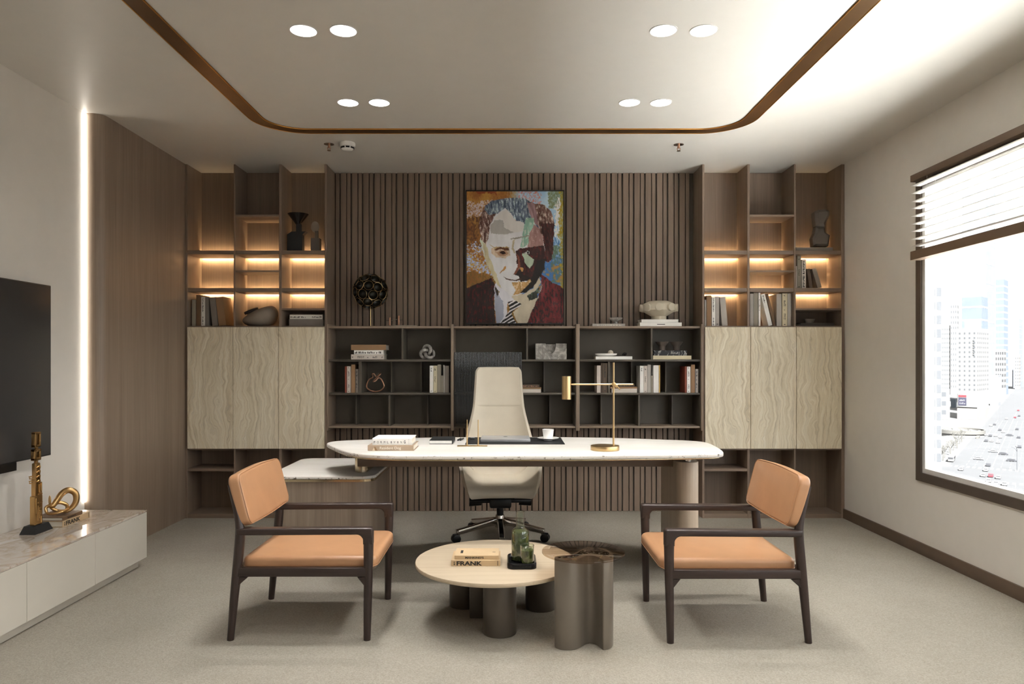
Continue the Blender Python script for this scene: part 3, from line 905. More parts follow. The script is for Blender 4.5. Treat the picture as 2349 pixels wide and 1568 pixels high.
upright(1575.9, 1584, 840.6, d, R2, C_BRIGHT, 'white book with black print beside the narrow red one, right wall shelf', G, ink=ink_bits([(0.03, 0.06, 1, 1), (0.15, 0.32, 6, 2), (0.5, 0.52, 1, 1), (0.6, 0.82, 8, 2), (0.92, 0.96, 1, 1)], down=True))
upright(1585, 1594.2, 835.8, d, R2, C_TAN, 'tan book, second from the right end of the right wall shelf', G)
upright(1595.2, 1602, 846, d, R2, C_LGREY, 'short grey book with dark lettering at the right end of the right wall shelf', G, ink=ink_down(4, 16, wide=0.6))
# on top of the wall shelf
flat(1358.7, 1434, 742, 747.6, 5.72, C_LGREY, 'grey book under the small marble bowl on top of the shelf', None, zbase=R0, ink=ink_flat(3, 26, tall=0.6, a=0.15, b=0.9, mat=M_PAGES))
flat(1468, 1564, 739.2, 747.6, 5.715, C_BRIGHT, 'lower white book under the stone vase, black bar on its spine', 'white books under the stone vase', zbase=R0,
     ink=lambda o, w, h: MB().box(w * 0.41, w * 0.6, -0.0008, 0, h * 0.42, h * 0.58).build('title_bar', M_INK, o))
flat(1471.5, 1556, 732.2, 739, 5.72, C_BRIGHT, 'upper white book under the stone vase', 'white books under the stone vase')

# FRANK books on the console, spines to the room
def frank(o, w, h):
    lettering('FRANK', w * 0.52, h * 0.72, (w * 0.11, -0.0003, h * 0.12), o, bold=0.035)
    strokes(o, w * 0.035, h * 0.6, (w * 0.05, -0.0003, h * 0.2), FACE_CAM, None, 1, 2, rows=3, dens=1)
    MB().box(w * 0.945, w * 0.955, -0.0006, 0, h * 0.1, h * 0.9).build('title_bar', M_INK, o)
def small_title(o, w, h):
    lettering("MANKIND'S", w * 0.42, h * 0.5, (w * 0.24, -0.0003, h * 0.25), o, bold=0.03)
GP = 'kraft covered books on the media console'
book((0.255, 0.17, 0.033), (-2.43, 3.926, ZT), C_KRAFT, 'kraft book lettered FRANK at the bottom of the pile on the media console', GP, frank, rz=PI / 2, thin='z')
book((0.185, 0.165, 0.0195), (-2.433, 3.93, ZT + 0.0334), C_BROWN, 'thin brown book under the gold knot on the media console', GP, small_title, rz=PI / 2, thin='z')

# ------------------------------------------------------------------ objects on the console
# gold totem
o = thing('totem_sculpture', 'tall antique gold totem sculpture on a black base on the media console', 'sculpture', (-2.508, 3.825, ZT))
t = bmesh.new()
mb = MB()
def frustum(mb, a, b, z0, z1):
    t = bmesh.new()
    lo = [t.verts.new((x, y, z0)) for x, y in ((a[0], a[2]), (a[1], a[2]), (a[1], a[3]), (a[0], a[3]))]
    hi = [t.verts.new((x, y, z1)) for x, y in ((b[0], b[2]), (b[1], b[2]), (b[1], b[3]), (b[0], b[3]))]
    t.faces.new(lo[::-1]); t.faces.new(hi)
    for i in range(4): t.faces.new((lo[i], lo[(i + 1) % 4], hi[(i + 1) % 4], hi[i]))
    return mb._take(t)
frustum(mb, (-2.55, -2.466, 3.752, 3.9), (-2.536, -2.48, 3.768, 3.884), ZT, ZT + 0.041)
mb.build('base', M_BLACKMATT, o, smooth=0)
mb = MB(); xa, xb = -2.512, -2.488
def tb(y0, y1, z0, z1, g=0.0, bev=0.004): mb.box(xa - g, xb + g, y0, y1, z0, z1, bev, 2)
tb(3.780, 3.846, ZT + 0.041, 0.532, 0.002, 0.005)
tb(3.800, 3.846, 0.525, 0.600)
tb(3.789, 3.812, 0.525, 0.62)
tb(3.792, 3.832, 0.59, 0.705, 0, 0.006)
tb(3.806, 3.818, 0.70, 0.722, -0.004, 0.002)
for (y0, y1, z0, z1, w) in ((3.785, 3.838, 0.717, 0.778, 0.014), (3.789, 3.836, 0.787, 0.868, 0.013)):      # two open frames
    tb(y0, y0 + w, z0, z1); tb(y1 - w, y1, z0, z1); tb(y0, y1, z0, z0 + w * 1.2); tb(y0, y1, z1 - w * 1.1, z1)
tb(3.808, 3.818, 0.775, 0.79, -0.004, 0.002)
# low relief on the face turned to the room
for (y0, y1, z0, z1) in ((3.787, 3.797, 0.44, 0.52), (3.802, 3.84, 0.49, 0.497), (3.802, 3.808, 0.40, 0.48), (3.815, 3.838, 0.46, 0.468), (3.815, 3.822, 0.41, 0.455),
                         (3.828, 3.838, 0.385, 0.42), (3.79, 3.82, 0.384, 0.391), (3.826, 3.838, 0.43, 0.45), (3.806, 3.84, 0.535, 0.541), (3.815, 3.821, 0.545, 0.59), (3.83, 3.836, 0.55, 0.595)):
    mb.box(xb - 0.002, xb + 0.0055, y0, y1, z0, z1, 0.0015, 1)
for z in (0.605, 0.63, 0.655, 0.68):
    mb.tube([(xb + 0.001, 3.797, z), (xb + 0.006, 3.806, z + 0.008), (xb + 0.006, 3.814, z - 0.004), (xb + 0.001, 3.824, z + 0.006)], 0.0035, 7)
for z in (0.598, 0.622):
    mb.tube([(xa + 0.006, 3.794, z), (xa - 0.006, 3.786, z + 0.002), (xa - 0.007, 3.784, z + 0.012), (xa + 0.006, 3.792, z + 0.014)], 0.004, 7)
mb.build('figure', M_GOLD, o)

# gold ribbon knot
KX, KY, KZ = -2.49, 4.02, ZT + 0.0334 + 0.0199
ctl = [(-0.045, 0.050, 0.01), (-0.022, 0.078, 0.012), (0.002, 0.112, 0.01), (0.032, 0.128, 0.0), (0.062, 0.108, -0.01), (0.066, 0.066, -0.014),
       (0.046, 0.030, -0.01), (0.012, 0.012, 0.0), (-0.020, 0.018, 0.018), (-0.044, 0.040, 0.028), (-0.036, 0.056, 0.03), (0.0, 0.06, 0.026),
       (0.026, 0.044, 0.012), (0.018, 0.024, -0.012), (-0.012, 0.018, -0.03), (-0.05, 0.012, -0.022), (-0.074, 0.016, 0.0), (-0.076, 0.042, 0.018), (-0.060, 0.052, 0.016)]
pts = [(p[0], p[2], p[1]) for p in ctl]
pp = smooth_loop(pts, 6)
n = len(pp)
rr = [0.0075 + 0.0055 * max(0, math.cos(2 * PI * (i / n - 0.17))) for i in range(n)]
o = local_thing('knot_sculpture', 'gold ribbon knot sculpture on the books on the media console', 'sculpture', (KX, KY, KZ), rot=(0, 0, math.radians(52)))
mb = MB().tube(pp, rr, 10, closed=True, ry=[r * 1.35 for r in rr])
mb.ball((-0.055, 0.022, 0.078), 0.006, 0.014, 0.03, M=None)
zmin = min(v.co.z for v in mb.bm.verts); mb.xform(Matrix.Translation((0, 0, -zmin + 0.0003)))
mb.build('ribbon', M_GOLD, o, smooth=60)

# ------------------------------------------------------------------ desk
DZ = 0.735
outline = [(0.0, 3.862), (0.40, 3.866), (0.80, 3.895), (1.07, 3.928), (1.165, 3.955), (1.205, 4.02), (1.232, 4.18), (1.246, 4.38), (1.235, 4.52),
           (1.145, 4.608), (0.963, 4.675), (0.697, 4.765), (0.35, 4.81), (0.0, 4.815), (-0.35, 4.805), (-0.608, 4.765), (-0.896, 4.665), (-1.04, 4.61), (-1.108, 4.55),
           (-1.122, 4.46), (-1.085, 4.36), (-1.02, 4.235), (-0.945, 4.10), (-0.86, 3.985), (-0.75, 3.91), (-0.60, 3.872), (-0.32, 3.862)]
top_pts = [(p.x, p.y) for p in smooth_loop([(x, y, 0) for x, y in outline], 4)]
o = thing('desk', 'long boat shaped desk with a white stone top', 'desk', (0.05, 4.3, 0))
MB().prism(top_pts, DZ - 0.022, DZ, 0.006, 3).build('desktop', M_DESK, o)
cx, cy = 0.06, 4.33
ins = [(cx + (x - cx) * 0.988, cy + (y - cy) * 0.972) for x, y in top_pts]
MB().prism(ins, DZ - 0.030, DZ - 0.022, 0.002, 2).build('metal_tray', M_CHAMP, o)
MB().box(-0.90, 1.02, 4.30, 4.36, 0.612, DZ - 0.030, 0.002).build('apron', plain('brown_beam', (112, 96, 82), 0.5), o)
MB().prism(stadium(0.988, 1.118, 4.165, 4.70), 0.0005, 0.656, 0.002, 2).build('leg', wood('bleached_walnut', (176, 157, 137), (205, 188, 168)), o)
mb = MB()
for y in (4.215, 4.64): mb.cyl((1.053, y, 0.656), 0.020, DZ - 0.030 - 0.656, seg=24)
mb.build('standoff', M_CHROME, o)
sp = MB().prism(stadium(-0.93, -0.852, 4.34, 4.60), 0.5705, DZ - 0.030, 0.001, 1).build('spacer_column', M_CHAMP, o)

# return cabinet
o = thing('return_cabinet', 'low wooden return cabinet with white stone top under the left end of the desk', 'cabinet', (-1.1, 4.6, 0))
RX0, RX1, RY0, RY1 = -1.42, -0.782, 4.2, 4.99
top = round_rect(RX0, RX1, RY0, RY1, [0.085, 0.085, 0.085, 0.085], 10)
MB().prism(top, 0.552, 0.570, 0.005, 3).build('top', M_DESK, o)
MB().prism(round_rect(RX0 + .004, RX1 - .004, RY0 + .004, RY1 - .004, 0.083, 10), 0.536, 0.552, 0.001, 1).build('metal_rim', M_CHAMP, o)
MB().prism(round_rect(RX0 + .02, RX1 - .012, RY0 + .018, RY1 - .05, 0.12, 12), 0.0005, 0.536).build('body', M_RETURN, o)

# ------------------------------------------------------------------ armchairs
def make_armchair(label):
    o = local_thing('armchair', label, 'armchair', (0, 0, 0), 'tan leather armchairs')
    LY = 0.277
    for s in (-1, 1):
        y = s * LY
        MB().tube(smooth_loop([(0.304, y, 0.0), (0.306, y, 0.12), (0.309, y, 0.30), (0.310, y, 0.44), (0.309, y, 0.488)], 4, False),
                  [0.0155 + 0.0068 * min(1, i / 12) for i in range(17)], 16, ry=[0.0155 + 0.0075 * min(1, i / 12) for i in range(17)], up=(1, 0, 0)).build('leg', M_DARKWOODZ, o)
        MB().tube(smooth_loop([(-0.306, y, 0.0), (-0.288, y, 0.20), (-0.272, y, 0.36), (-0.263, y, 0.47), (-0.268, y, 0.525), (-0.287, y * 0.99, 0.60), (-0.312, y * 0.97, 0.69)], 4, False),
                  [0.0155, 0.016, 0.017, 0.018, 0.019, 0.0198, 0.0205, 0.021, 0.0215, 0.0217, 0.0218, 0.0218, 0.0215, 0.021, 0.020, 0.019, 0.0175, 0.016, 0.0145, 0.013, 0.0125, 0.012, 0.0115, 0.011, 0.010],
                  14, up=(1, 0, 0)).build('leg', M_DARKWOODZ, o)
        # arm with its short turned down front, seen from the side as one outline
        ax = [(-0.274, 0.472), (-0.25, 0.470), (0.24, 0.474)]
        ax += [(0.262 + 0.026 * math.sin(a), 0.448 + 0.026 * math.cos(a)) for a in [PI / 2 * k / 6 for k in range(7)]]
        ax += [(0.2885, 0.43), (0.3315, 0.43), (0.3315, 0.492)]
        ax += [(0.3195 + 0.012 * math.cos(a), 0.492 + 0.012 * math.sin(a)) for a in [PI / 2 * k / 4 for k in range(1, 5)]]
        ax += [(-0.24, 0.500), (-0.274, 0.499)]
        M = Matrix(((1, 0, 0, 0), (0, 0, -1, y + 0.0), (0, 1, 0, 0), (0, 0, 0, 1)))
        mb = MB().prism(ax, -0.024, 0.024, 0.007, 3, M=M)
        for v in mb.bm.verts:                                   # the arm is broadest in the middle of its run
            if v.co.z > 0.455:
                k = 1.0 + 0.5 * max(0.0, 1 - ((v.co.x - 0.03) / 0.28) ** 2)
                v.co.y = y + (v.co.y - y) * k
            else: v.co.y = y + (v.co.y - y) * 0.86
        mb.build('armrest', M_DARKWOOD, o, smooth=40)
        MB().box(-0.272, 0.305, y - 0.017, y + 0.017, 0.286, 0.324, 0.003).build('side_rail', M_DARKWOOD, o)
        mb = MB()
        Mi = Matrix(((1, 0, 0, 0), (0, 0, -1, y), (0, 1, 0, 0), (0, 0, 0, 1)))
        mb.prism([(-0.283, 0.235), (-0.268, 0.245), (-0.225, 0.283), (-0.272, 0.287)], -0.012, 0.012, 0.002, 1, M=Mi)
        mb.build('bracket', M_DARKWOOD, o); mb = MB()
        mb.prism([(0.292, 0.245), (0.305, 0.235), (0.300, 0.287), (0.262, 0.283)], -0.012, 0.012, 0.002, 1, M=Mi)
        mb.build('bracket', M_DARKWOOD, o)
    MB().box(-0.285, -0.262, -LY, LY, 0.286, 0.322, 0.003).build('rail', M_DARKWOOD, o)
    MB().box(0.285, 0.308, -LY, LY, 0.286, 0.322, 0.003).build('rail', M_DARKWOOD, o)
    # seat cushion
    mb = MB().prism(round_rect(-0.262, 0.342, -0.258, 0.258, [0.05, 0.05, 0.03, 0.03]), 0.309, 0.366, 0.021, 5)
    bmesh.ops.triangulate(mb.bm, faces=[f for f in mb.bm.faces if len(f.verts) > 8])
    seat = mb.build('seat_cushion', M_LEATHER, o, smooth=60)
    MB().tube([(p[0], p[1], 0.321) for p in round_rect(-0.2625, 0.3425, -0.2585, 0.2585, [0.05, 0.05, 0.03, 0.03])], 0.0016, 6, closed=True).build('piping', M_LEATHER, seat)
    # back cushion, leaning, with a slightly arched top edge
    top = [(-0.245 + 0.49 * k / 12, 0.232 + 0.012 * math.sin(PI * k / 12)) for k in range(13)]
    rr = round_rect(-0.288, 0.288, 0.0, 0.232, 0.036)
    rr = [(a, b + (0.012 * math.cos(PI * a / 0.6) if b > 0.19 else 0.0) - (0.006 * math.cos(PI * a / 0.6) if b < 0.03 else 0.0)) for a, b in rr]
    back = []
    for i, (a, b) in enumerate(rr):                             # more points along the long edges so that the curve shows
        c = rr[(i + 1) % len(rr)]
        m = 8 if math.hypot(c[0] - a, c[1] - b) > 0.3 else 1
        for k in range(m):
            u = k / m; xx = a + (c[0] - a) * u; yy = b + (c[1] - b) * u
            if m > 1 and abs(b - c[1]) < 0.01: yy = (0.232 + 0.012 * math.cos(PI * xx / 0.6)) if b > 0.1 else (-0.006 * math.cos(PI * xx / 0.6))
            back.append((xx, yy))
    tilt = math.radians(-14.5)
    MM = Matrix.Translation((-0.237, 0, 0.507)) @ Matrix.Rotation(tilt, 4, 'Y') @ Matrix(((0, 0, 1, 0), (1, 0, 0, 0), (0, 1, 0, 0), (0, 0, 0, 1)))
    mb = MB().prism(back, -0.028, 0.028, 0.016, 5, M=MM)
    mb.build('back_cushion', M_LEATHER, o, smooth=60)
    bc = o.children[-1]
    inner = [(a * 0.985, 0.116 + (b - 0.116) * 0.965) for a, b in back]
    MB().tube([MM @ Vector((a, b, 0.0255)) for a, b in inner], 0.0017, 6, closed=True).build('piping', M_LEATHER, bc)
    MB().box(-0.335, -0.29, -0.25, 0.25, 0.60, 0.64, 0.008, M=Matrix.Translation((0.018, 0, 0))).build('back_rail', M_DARKWOOD, o)
    return o
a1 = make_armchair('tan leather armchair with dark wood frame, facing the window, on the media console side')
a2 = copy_tree(a1)
a1.location = (-0.932, 3.487, 0.0)
a2.location = (1.022, 3.455, 0.0); a2.rotation_euler = (0, 0, PI)
tag(a2, 'tan leather armchair with dark wood frame, facing the console, on the window side')

# ------------------------------------------------------------------ office chair
OX, OY = WX(1147, 5.03), 5.03
o = local_thing('office_chair', 'high backed cream leather office chair behind the desk', 'office chair', (OX, OY, 0), rot=(0, 0, math.radians(3)))
prof = [(-0.262, 0.352), (-0.270, 0.372), (-0.235, 0.384), (-0.12, 0.380), (0.0, 0.375), (0.12, 0.375), (0.20, 0.388), (0.245, 0.43), (0.262, 0.50), (0.272, 0.60), (0.281, 0.70), (0.290, 0.80), (0.298, 0.897), (0.303, 1.0), (0.306, 1.10), (0.306, 1.17), (0.303, 1.20)]
wid = [0.20, 0.235, 0.262, 0.285, 0.295, 0.298, 0.298, 0.293, 0.284, 0.262, 0.238, 0.213, 0.192, 0.182, 0.175, 0.169, 0.150]
lift = [0.02, 0.03, 0.06, 0.15, 0.20, 0.22, 0.225, 0.20, 0.16, 0.11, 0.075, 0.055, 0.042, 0.036, 0.032, 0.028, 0.02]
def samp(arr, u):
    t = u * (len(arr) - 1); i = min(int(t), len(arr) - 2); f = t - i
    def g(k): return arr[max(0, min(len(arr) - 1, k))]
    a, b, c, d_ = g(i - 1), g(i), g(i + 1), g(i + 2)
    if isinstance(b, tuple): return tuple(samp1(a[k], b[k], c[k], d_[k], f) for k in range(len(b)))
    return samp1(a, b, c, d_, f)
def samp1(a, b, c, d_, t): return 0.5 * (2 * b + (c - a) * t + (2 * a - 5 * b + 4 * c - d_) * t * t + (3 * b - a - 3 * c + d_) * t ** 3)
def shell(off, ws=1.0, u0=0.0, u1=1.0, ls=1.0):
    def fn(u, v):
        u = u0 + (u1 - u0) * u
        p = samp(prof, u); q = samp(prof, min(1, u + 0.01)); r = samp(prof, max(0, u - 0.01))
        t = Vector((0, q[0] - r[0], q[1] - r[1])).normalized(); nrm = Vector((0, -t.z, t.y))
        w_ = samp(wid, u) * ws; L = samp(lift, u) * ls; s = 2 * v - 1
        x = w_ * (abs(s) ** 0.85) * (1 if s > 0 else -1) if abs(s) > 1e-6 else 0.0
        return Vector((x, p[0], p[1])) + nrm * (L * abs(s * ws) ** 3.2 + off)
    return fn
mb = MB().surf(shell(0.0), 54, 29)
ob = mb.build('shell', M_BEIGE, o, smooth=70)
m = ob.modifiers.new('thick', 'SOLIDIFY'); m.thickness = 0.026; m.offset = -1
m = ob.modifiers.new('edge', 'BEVEL'); m.width = 0.010; m.segments = 3; m.limit_method = 'ANGLE'; m.angle_limit = math.radians(50)
def warp(t): return t - 0.8 * math.sin(2 * PI * t) / (2 * PI)
def pad(name, u0, u1, ws, th):
    base = shell(0.0, ws, u0, u1, 1.0 if name != 'seat_pad' else 0.35); topf = shell(th, ws, u0, u1, 1.0 if name != 'seat_pad' else 0.35)
    def fn(u, v):
        e = (1 - (1 - min(1, min(u, 1 - u) / 0.06)) ** 2) ** 0.5 * (1 - (1 - min(1, min(v, 1 - v) / 0.06)) ** 2) ** 0.5
        a = base(u, v); b = topf(u, v)
        return a + (b - a) * e
    return MB().surf(lambda u, v: fn(warp(u), warp(v)), 40, 36).build(name, M_BEIGE, o, smooth=80)
pad('seat_pad', 0.10, 0.42, 0.84, 0.030)
pad('back_pad', 0.47, 0.752, 0.955, 0.026)
pad('head_pad', 0.750, 0.985, 0.955, 0.030)
mb = MB().box(-0.215, 0.215, -0.06, 0.06, 0.262, 0.284, 0.006)
for s in (-1, 1): mb.cyl((s * 0.13, -0.02, 0.258), 0.018, 0.085 * s, axis='X', r2=0.024, seg=14)
mb.box(-0.075, 0.075, -0.10, 0.10, 0.232, 0.30, 0.014)
mb.box(-0.10, 0.10, -0.12, 0.12, 0.296, 0.335, 0.012)
mb.build('mechanism', M_BLACK, o)
MB().cyl((0, 0, 0.13), 0.024, 0.115, seg=24).build('gas_column', M_BLACK, o)
MB().cyl((0, 0, 0.085), 0.038, 0.085, r2=0.03, seg=24, bev=0.004).build('hub', M_CHROME, o)
for k in range(5):
    a = -PI / 2 + 2 * PI * k / 5
    R = Matrix.Rotation(a, 4, 'Z')
    mb = MB()
    fr = [(0.02, 0.150), (0.10, 0.135), (0.30, 0.092), (0.318, 0.088), (0.318, 0.055), (0.29, 0.058), (0.10, 0.095), (0.02, 0.10)]
    Mx = R @ Matrix(((1, 0, 0, 0), (0, 0, -1, 0), (0, 1, 0, 0), (0, 0, 0, 1)))
    mb.prism(fr, -0.019, 0.019, 0.006, 2, M=Mx)
    mb.build('base_arm', M_CHROME, o, smooth=50)
    mb = MB().cyl((0.31, 0, 0.052), 0.006, 0.03, seg=10, M=R)
    for s in (-1, 1): mb.cyl((0.31 + 0.012, s * 0.006, 0.0305), 0.030, 0.020 * s, axis='Y', seg=22, bev=0.003, M=R)
    mb.box(0.295, 0.345, -0.006, 0.006, 0.03, 0.064, 0.004, M=R)
    mb.build('castor', M_BLACK, o)

# ------------------------------------------------------------------ coffee table and side table
o = thing('coffee_table', 'round pale oak coffee table on dark cylinder legs', 'coffee table', (-0.06, 3.48, 0))
MB().cyl((-0.06, 3.48, 0.266), 0.385, 0.019, seg=96, bev=0.004).build('tabletop', M_OAK, o)
M_LEGS = plain('dark_taupe_lacquer', (84, 76, 67), 0.4, 0.2)
for x, y in ((-0.0375, 3.298), (-0.222, 3.672), (0.165, 3.63)):
    MB().cyl((x, y, 0.0004), 0.0765, 0.2656, seg=48, bev=0.002).build('leg', M_LEGS, o)
MB().box(-0.186, -0.118, 3.47, 3.80, 0.0004, 0.266, 0.008).build('leg_panel', M_LEGS, o)

SX = [(.204, 3.125), (.222, 3.103), (.245, 3.094), (.272, 3.094), (.298, 3.105), (.320, 3.130), (.338, 3.155), (.358, 3.168), (.380, 3.158), (.396, 3.132), (.408, 3.098),
      (.418, 3.096), (.440, 3.108), (.458, 3.14), (.466, 3.19), (.456, 3.245), (.43, 3.285), (.395, 3.302), (.355, 3.29), (.325, 3.255), (.298, 3.205), (.268, 3.175), (.235, 3.165), (.208, 3.148)]
body = [(p.x, p.y) for p in smooth_loop([(x, y, 0) for x, y in SX], 4)]
o = thing('side_table', 'smoked glass side table on a sculpted taupe metal base', 'side table', (0.335, 3.2, 0))
MB().prism(body, 0.0004, 0.389, 0.002, 2).build('base', M_TAUPE, o, smooth=40)
cx = sum(p[0] for p in body) / len(body); cy = sum(p[1] for p in body) / len(body)
swo = [(.238, 3.138), (.275, 3.128), (.305, 3.150), (.340, 3.190), (.372, 3.196), (.408, 3.178), (.428, 3.150), (.444, 3.165), (.450, 3.205), (.430, 3.255), (.393, 3.283), (.355, 3.268), (.33, 3.235), (.300, 3.187), (.268, 3.158)]
inl = [(p.x, p.y) for p in smooth_loop([(x, y, 0) for x, y in swo], 4)]
MB().prism(inl, 0.3885, 0.3905).build('dark_hollow', M_HOLLOW, o)  # flat sheet: the open base's dark hollow and pale pattern put into colour
gt = MB().cyl((0.335, 3.2, 0.392), 0.1835, 0.008, seg=80, bev=0.002).build('glass_top', M_SMOKE, o)
mb = MB()
for x, y in ((0.225, 3.13), (0.45, 3.14), (0.40, 3.29)): mb.cyl((x, y, 0.389), 0.006, 0.003, seg=12)
mb.build('spacer_pad', M_BLACK, o)

# books on the coffee table
CT = 0.2853
GP = 'kraft covered books on the coffee table'
book((0.229, 0.165, 0.0275), (WX(1035, 3.363), 3.363, CT), C_KRAFT, 'kraft book lettered FRANK at the bottom of the pile on the coffee table', GP, frank, thin='z')
b = book((0.206, 0.135, 0.0185), (WX(1043, 3.372), 3.373, CT + 0.0278), C_KRAFT, 'smaller kraft book on top of the pile on the coffee table', GP, small_title, thin='z')
MB().box(0.024, 0.036, 0.045, 0.095, 0.0184, 0.0189).build('cover_stamp', M_INK, b)
MB().box(0.176, 0.190, 0.062, 0.067, 0.0184, 0.0188).build('cover_mark', M_INK, b)

# tray, carafe, tumbler
o = thing('tray', 'black veined marble tray on the coffee table', 'tray', (0.064, 3.405, CT))
rr0 = round_rect(-0.003, 0.133, 3.308, 3.50, 0.032); rr1 = round_rect(0.009, 0.121, 3.320, 3.488, 0.022)
mb = MB()
t = bmesh.new()
ro = [round_rect(-0.003 + i, 0.133 - i, 3.308 + i, 3.50 - i, max(0.006, 0.032 - i)) for i in (0.0, 0.0, 0.004, 0.009, 0.012, 0.016)]
zz = [CT, CT + 0.022, CT + 0.026, CT + 0.024, CT + 0.012, CT + 0.010]
rings = [[t.verts.new((x, y, z)) for x, y in r] for r, z in zip(ro, zz)]
for a, b_ in zip(rings, rings[1:]):
    for i in range(len(a)): t.faces.new((a[i], a[(i + 1) % len(a)], b_[(i + 1) % len(a)], b_[i]))
t.faces.new(rings[-1]); t.faces.new(rings[0][::-1])
bmesh.ops.recalc_face_normals(t, faces=t.faces[:])
mb._take(t); mb.build('body', M_BLACKMARBLE, o, smooth=50)
TZ = CT + 0.0105
o = thing('carafe', 'clear glass carafe of green iced drink on the black tray', 'carafe', (0.059, 3.425, TZ))
MB().lathe([(0.0, 0.0), (0.040, 0.0), (0.0435, 0.004), (0.0435, 0.130), (0.040, 0.144), (0.030, 0.152), (0.022, 0.158), (0.0205, 0.165), (0.0205, 0.232), (0.018, 0.232),
             (0.018, 0.165), (0.027, 0.150), (0.037, 0.141), (0.0405, 0.128), (0.0405, 0.006), (0.0, 0.005)], (0.059, 3.425, TZ), 40).build('glass', M_GLASS, o)
MB().lathe([(0, 0.0055), (0.0400, 0.0065), (0.0400, 0.128), (0.036, 0.140), (0, 0.140)], (0.059, 3.425, TZ), 40).build('drink', M_DRINK, o)
o = thing('tumbler', 'short glass tumbler of green iced drink in front of the carafe', 'glass', (0.090, 3.350, TZ))
MB().lathe([(0, 0), (0.028, 0), (0.0315, 0.003), (0.0325, 0.092), (0.0307, 0.092), (0.0295, 0.012), (0, 0.010)], (0.090, 3.350, TZ), 36).build('glass', M_GLASS, o)
MB().lathe([(0, 0.0105), (0.0290, 0.0125), (0.0300, 0.070), (0, 0.070)], (0.090, 3.350, TZ), 36).build('drink', M_DRINK, o)
mb = MB()
for k, (x, y, z, a) in enumerate(((0.079, 3.344, 0.074, 0.5), (0.101, 3.350, 0.075, 0.9), (0.090, 3.364, 0.074, 0.2))):
    mb.box(-0.008, 0.008, -0.008, 0.008, -0.006, 0.008, 0.002, M=Matrix.Translation((x, y, TZ + z)) @ Matrix.Rotation(a, 4, 'Z') @ Matrix.Rotation(0.3, 4, 'X'))
mb.build('ice', M_GLASS, o)

# ------------------------------------------------------------------ things on the desk
LX, LY_ = 0.555, 4.115
o = thing('desk_lamp', 'brushed brass desk lamp with a cylinder shade on the desk', 'lamp', (LX, LY_, DZ))
MB().cyl((LX, LY_, DZ + 0.0003), 0.0815, 0.026, seg=56, bev=0.002).build('base', M_BRASS, o)
px = WX(1407.5, LY_); zA = WZ(881, LY_)
MB().cyl((px, LY_, DZ + 0.026), 0.0052, WZ(831, LY_) - DZ - 0.026, seg=16).build('pole', M_BRASS, o)
MB().cyl((WX(1310, LY_), LY_ - 0.004, zA), 0.0048, WX(1452, LY_) - WX(1310, LY_), axis='X', seg=14).build('arm', M_BRASS, o)
mb = MB().cyl((px, LY_ - 0.018, zA), 0.0125, 0.026, axis='Y', seg=20, bev=0.001)
mb.cyl((px + 0.008, LY_, zA - 0.006), 0.011, 0.014, axis='X', seg=16)
mb.tube([(px + 0.014, LY_ - 0.008, zA - 0.004), (px + 0.036, LY_ - 0.01, zA - 0.03)], 0.0035, 8)
mb.build('joint', M_BRASS, o)
o2 = MB().lathe([(0.0, 0.132), (0.026, 0.132), (0.0262, 0.130), (0.0262, 0.0), (0.0245, 0.0), (0.0245, 0.126), (0.0, 0.126)], (WX(1299.5, LY_), LY_ - 0.004, WZ(915.5, LY_)), 36).build('shade', M_BRASS, o)
MB().lathe([(0.0, 0.0), (0.018, 0.004), (0.020, 0.02), (0.012, 0.05), (0.0, 0.055)], (WX(1299.5, LY_), LY_ - 0.004, WZ(915.5, LY_) + 0.03), 20).build('bulb', M_WHITE, o2)

def big_title(o, w, h):
    for i, ch in enumerate('FORMLIVING'):
        s = 1.0 if i == 9 else 0.8
        if ch == 'I': MB().box(0, 0.0035, -0.0006, 0, 0, h * 0.42 * s).xform(Matrix.Translation((w * (0.05 + i * 0.084), 0, h * 0.25))).build('lettering', M_INK, o); continue
        lettering(ch, w * 0.046 * s, h * 0.44 * s, (w * (0.04 + i * 0.084), -0.0003, h * 0.25), o, bold=0.03 if i == 9 else 0.0)
    strokes(o, h * 0.7, w * 0.012, (w * 0.92, -0.0003, h * 0.85), FACE_DOWN, None, 10, 3)
GP = 'books piled on the desk'
def dog_title(o, w, h):
    lettering('Resident Dog', w * 0.46, h * 0.62, (w * 0.265, -0.0003, h * 0.14), o, M_INKLIGHT)
    MB().prism([(w * 0.10, h * 0.02), (w * 0.16, h * 0.02), (w * 0.135, h * 0.6)], 0, 0.0004, M=Matrix.Translation((0, -0.0002, 0)) @ FACE_CAM).build('spine_picture', M_CREAMPIC, o)
    MB().prism([(w * 0.16, h * 0.02), (w * 0.22, h * 0.02), (w * 0.16, h * 0.8), (w * 0.14, h * 0.7)], 0, 0.0004, M=Matrix.Translation((0, -0.0002, 0)) @ FACE_CAM).build('spine_picture', C_TAN, o)
M_CREAMPIC = plain('spine_picture_cream', (222, 205, 180), 0.6)
C_TAUPE = cover((176, 154, 132))
xb0 = WX(843.5, 4.075)
book((0.260, 0.225, 0.031), (xb0, 4.075, DZ), C_TAUPE, 'taupe picture book lettered Resident Dog, under the white book on the desk', GP, dog_title, thin='z')
b = book((0.225, 0.20, 0.037), (WX(854, 4.09), 4.09, DZ + 0.0313), C_BRIGHT, 'thick white book with scattered black capitals on top of the desk pile', GP, big_title, thin='z')
mb = MB()
for i in range(7): mb.box(0.02 + i * 0.029, 0.03 + i * 0.029, 0.05 + (i % 3) * 0.04, 0.055 + (i % 3) * 0.04, 0.0369, 0.0373, M=Matrix.Identity(4))
mb.build('cover_marks', C_GREY, b)
o = local_thing('notebook', 'black notebook with a white fore edge lying on the desk', 'notebook', (WX(985, 4.40), 4.40, DZ))
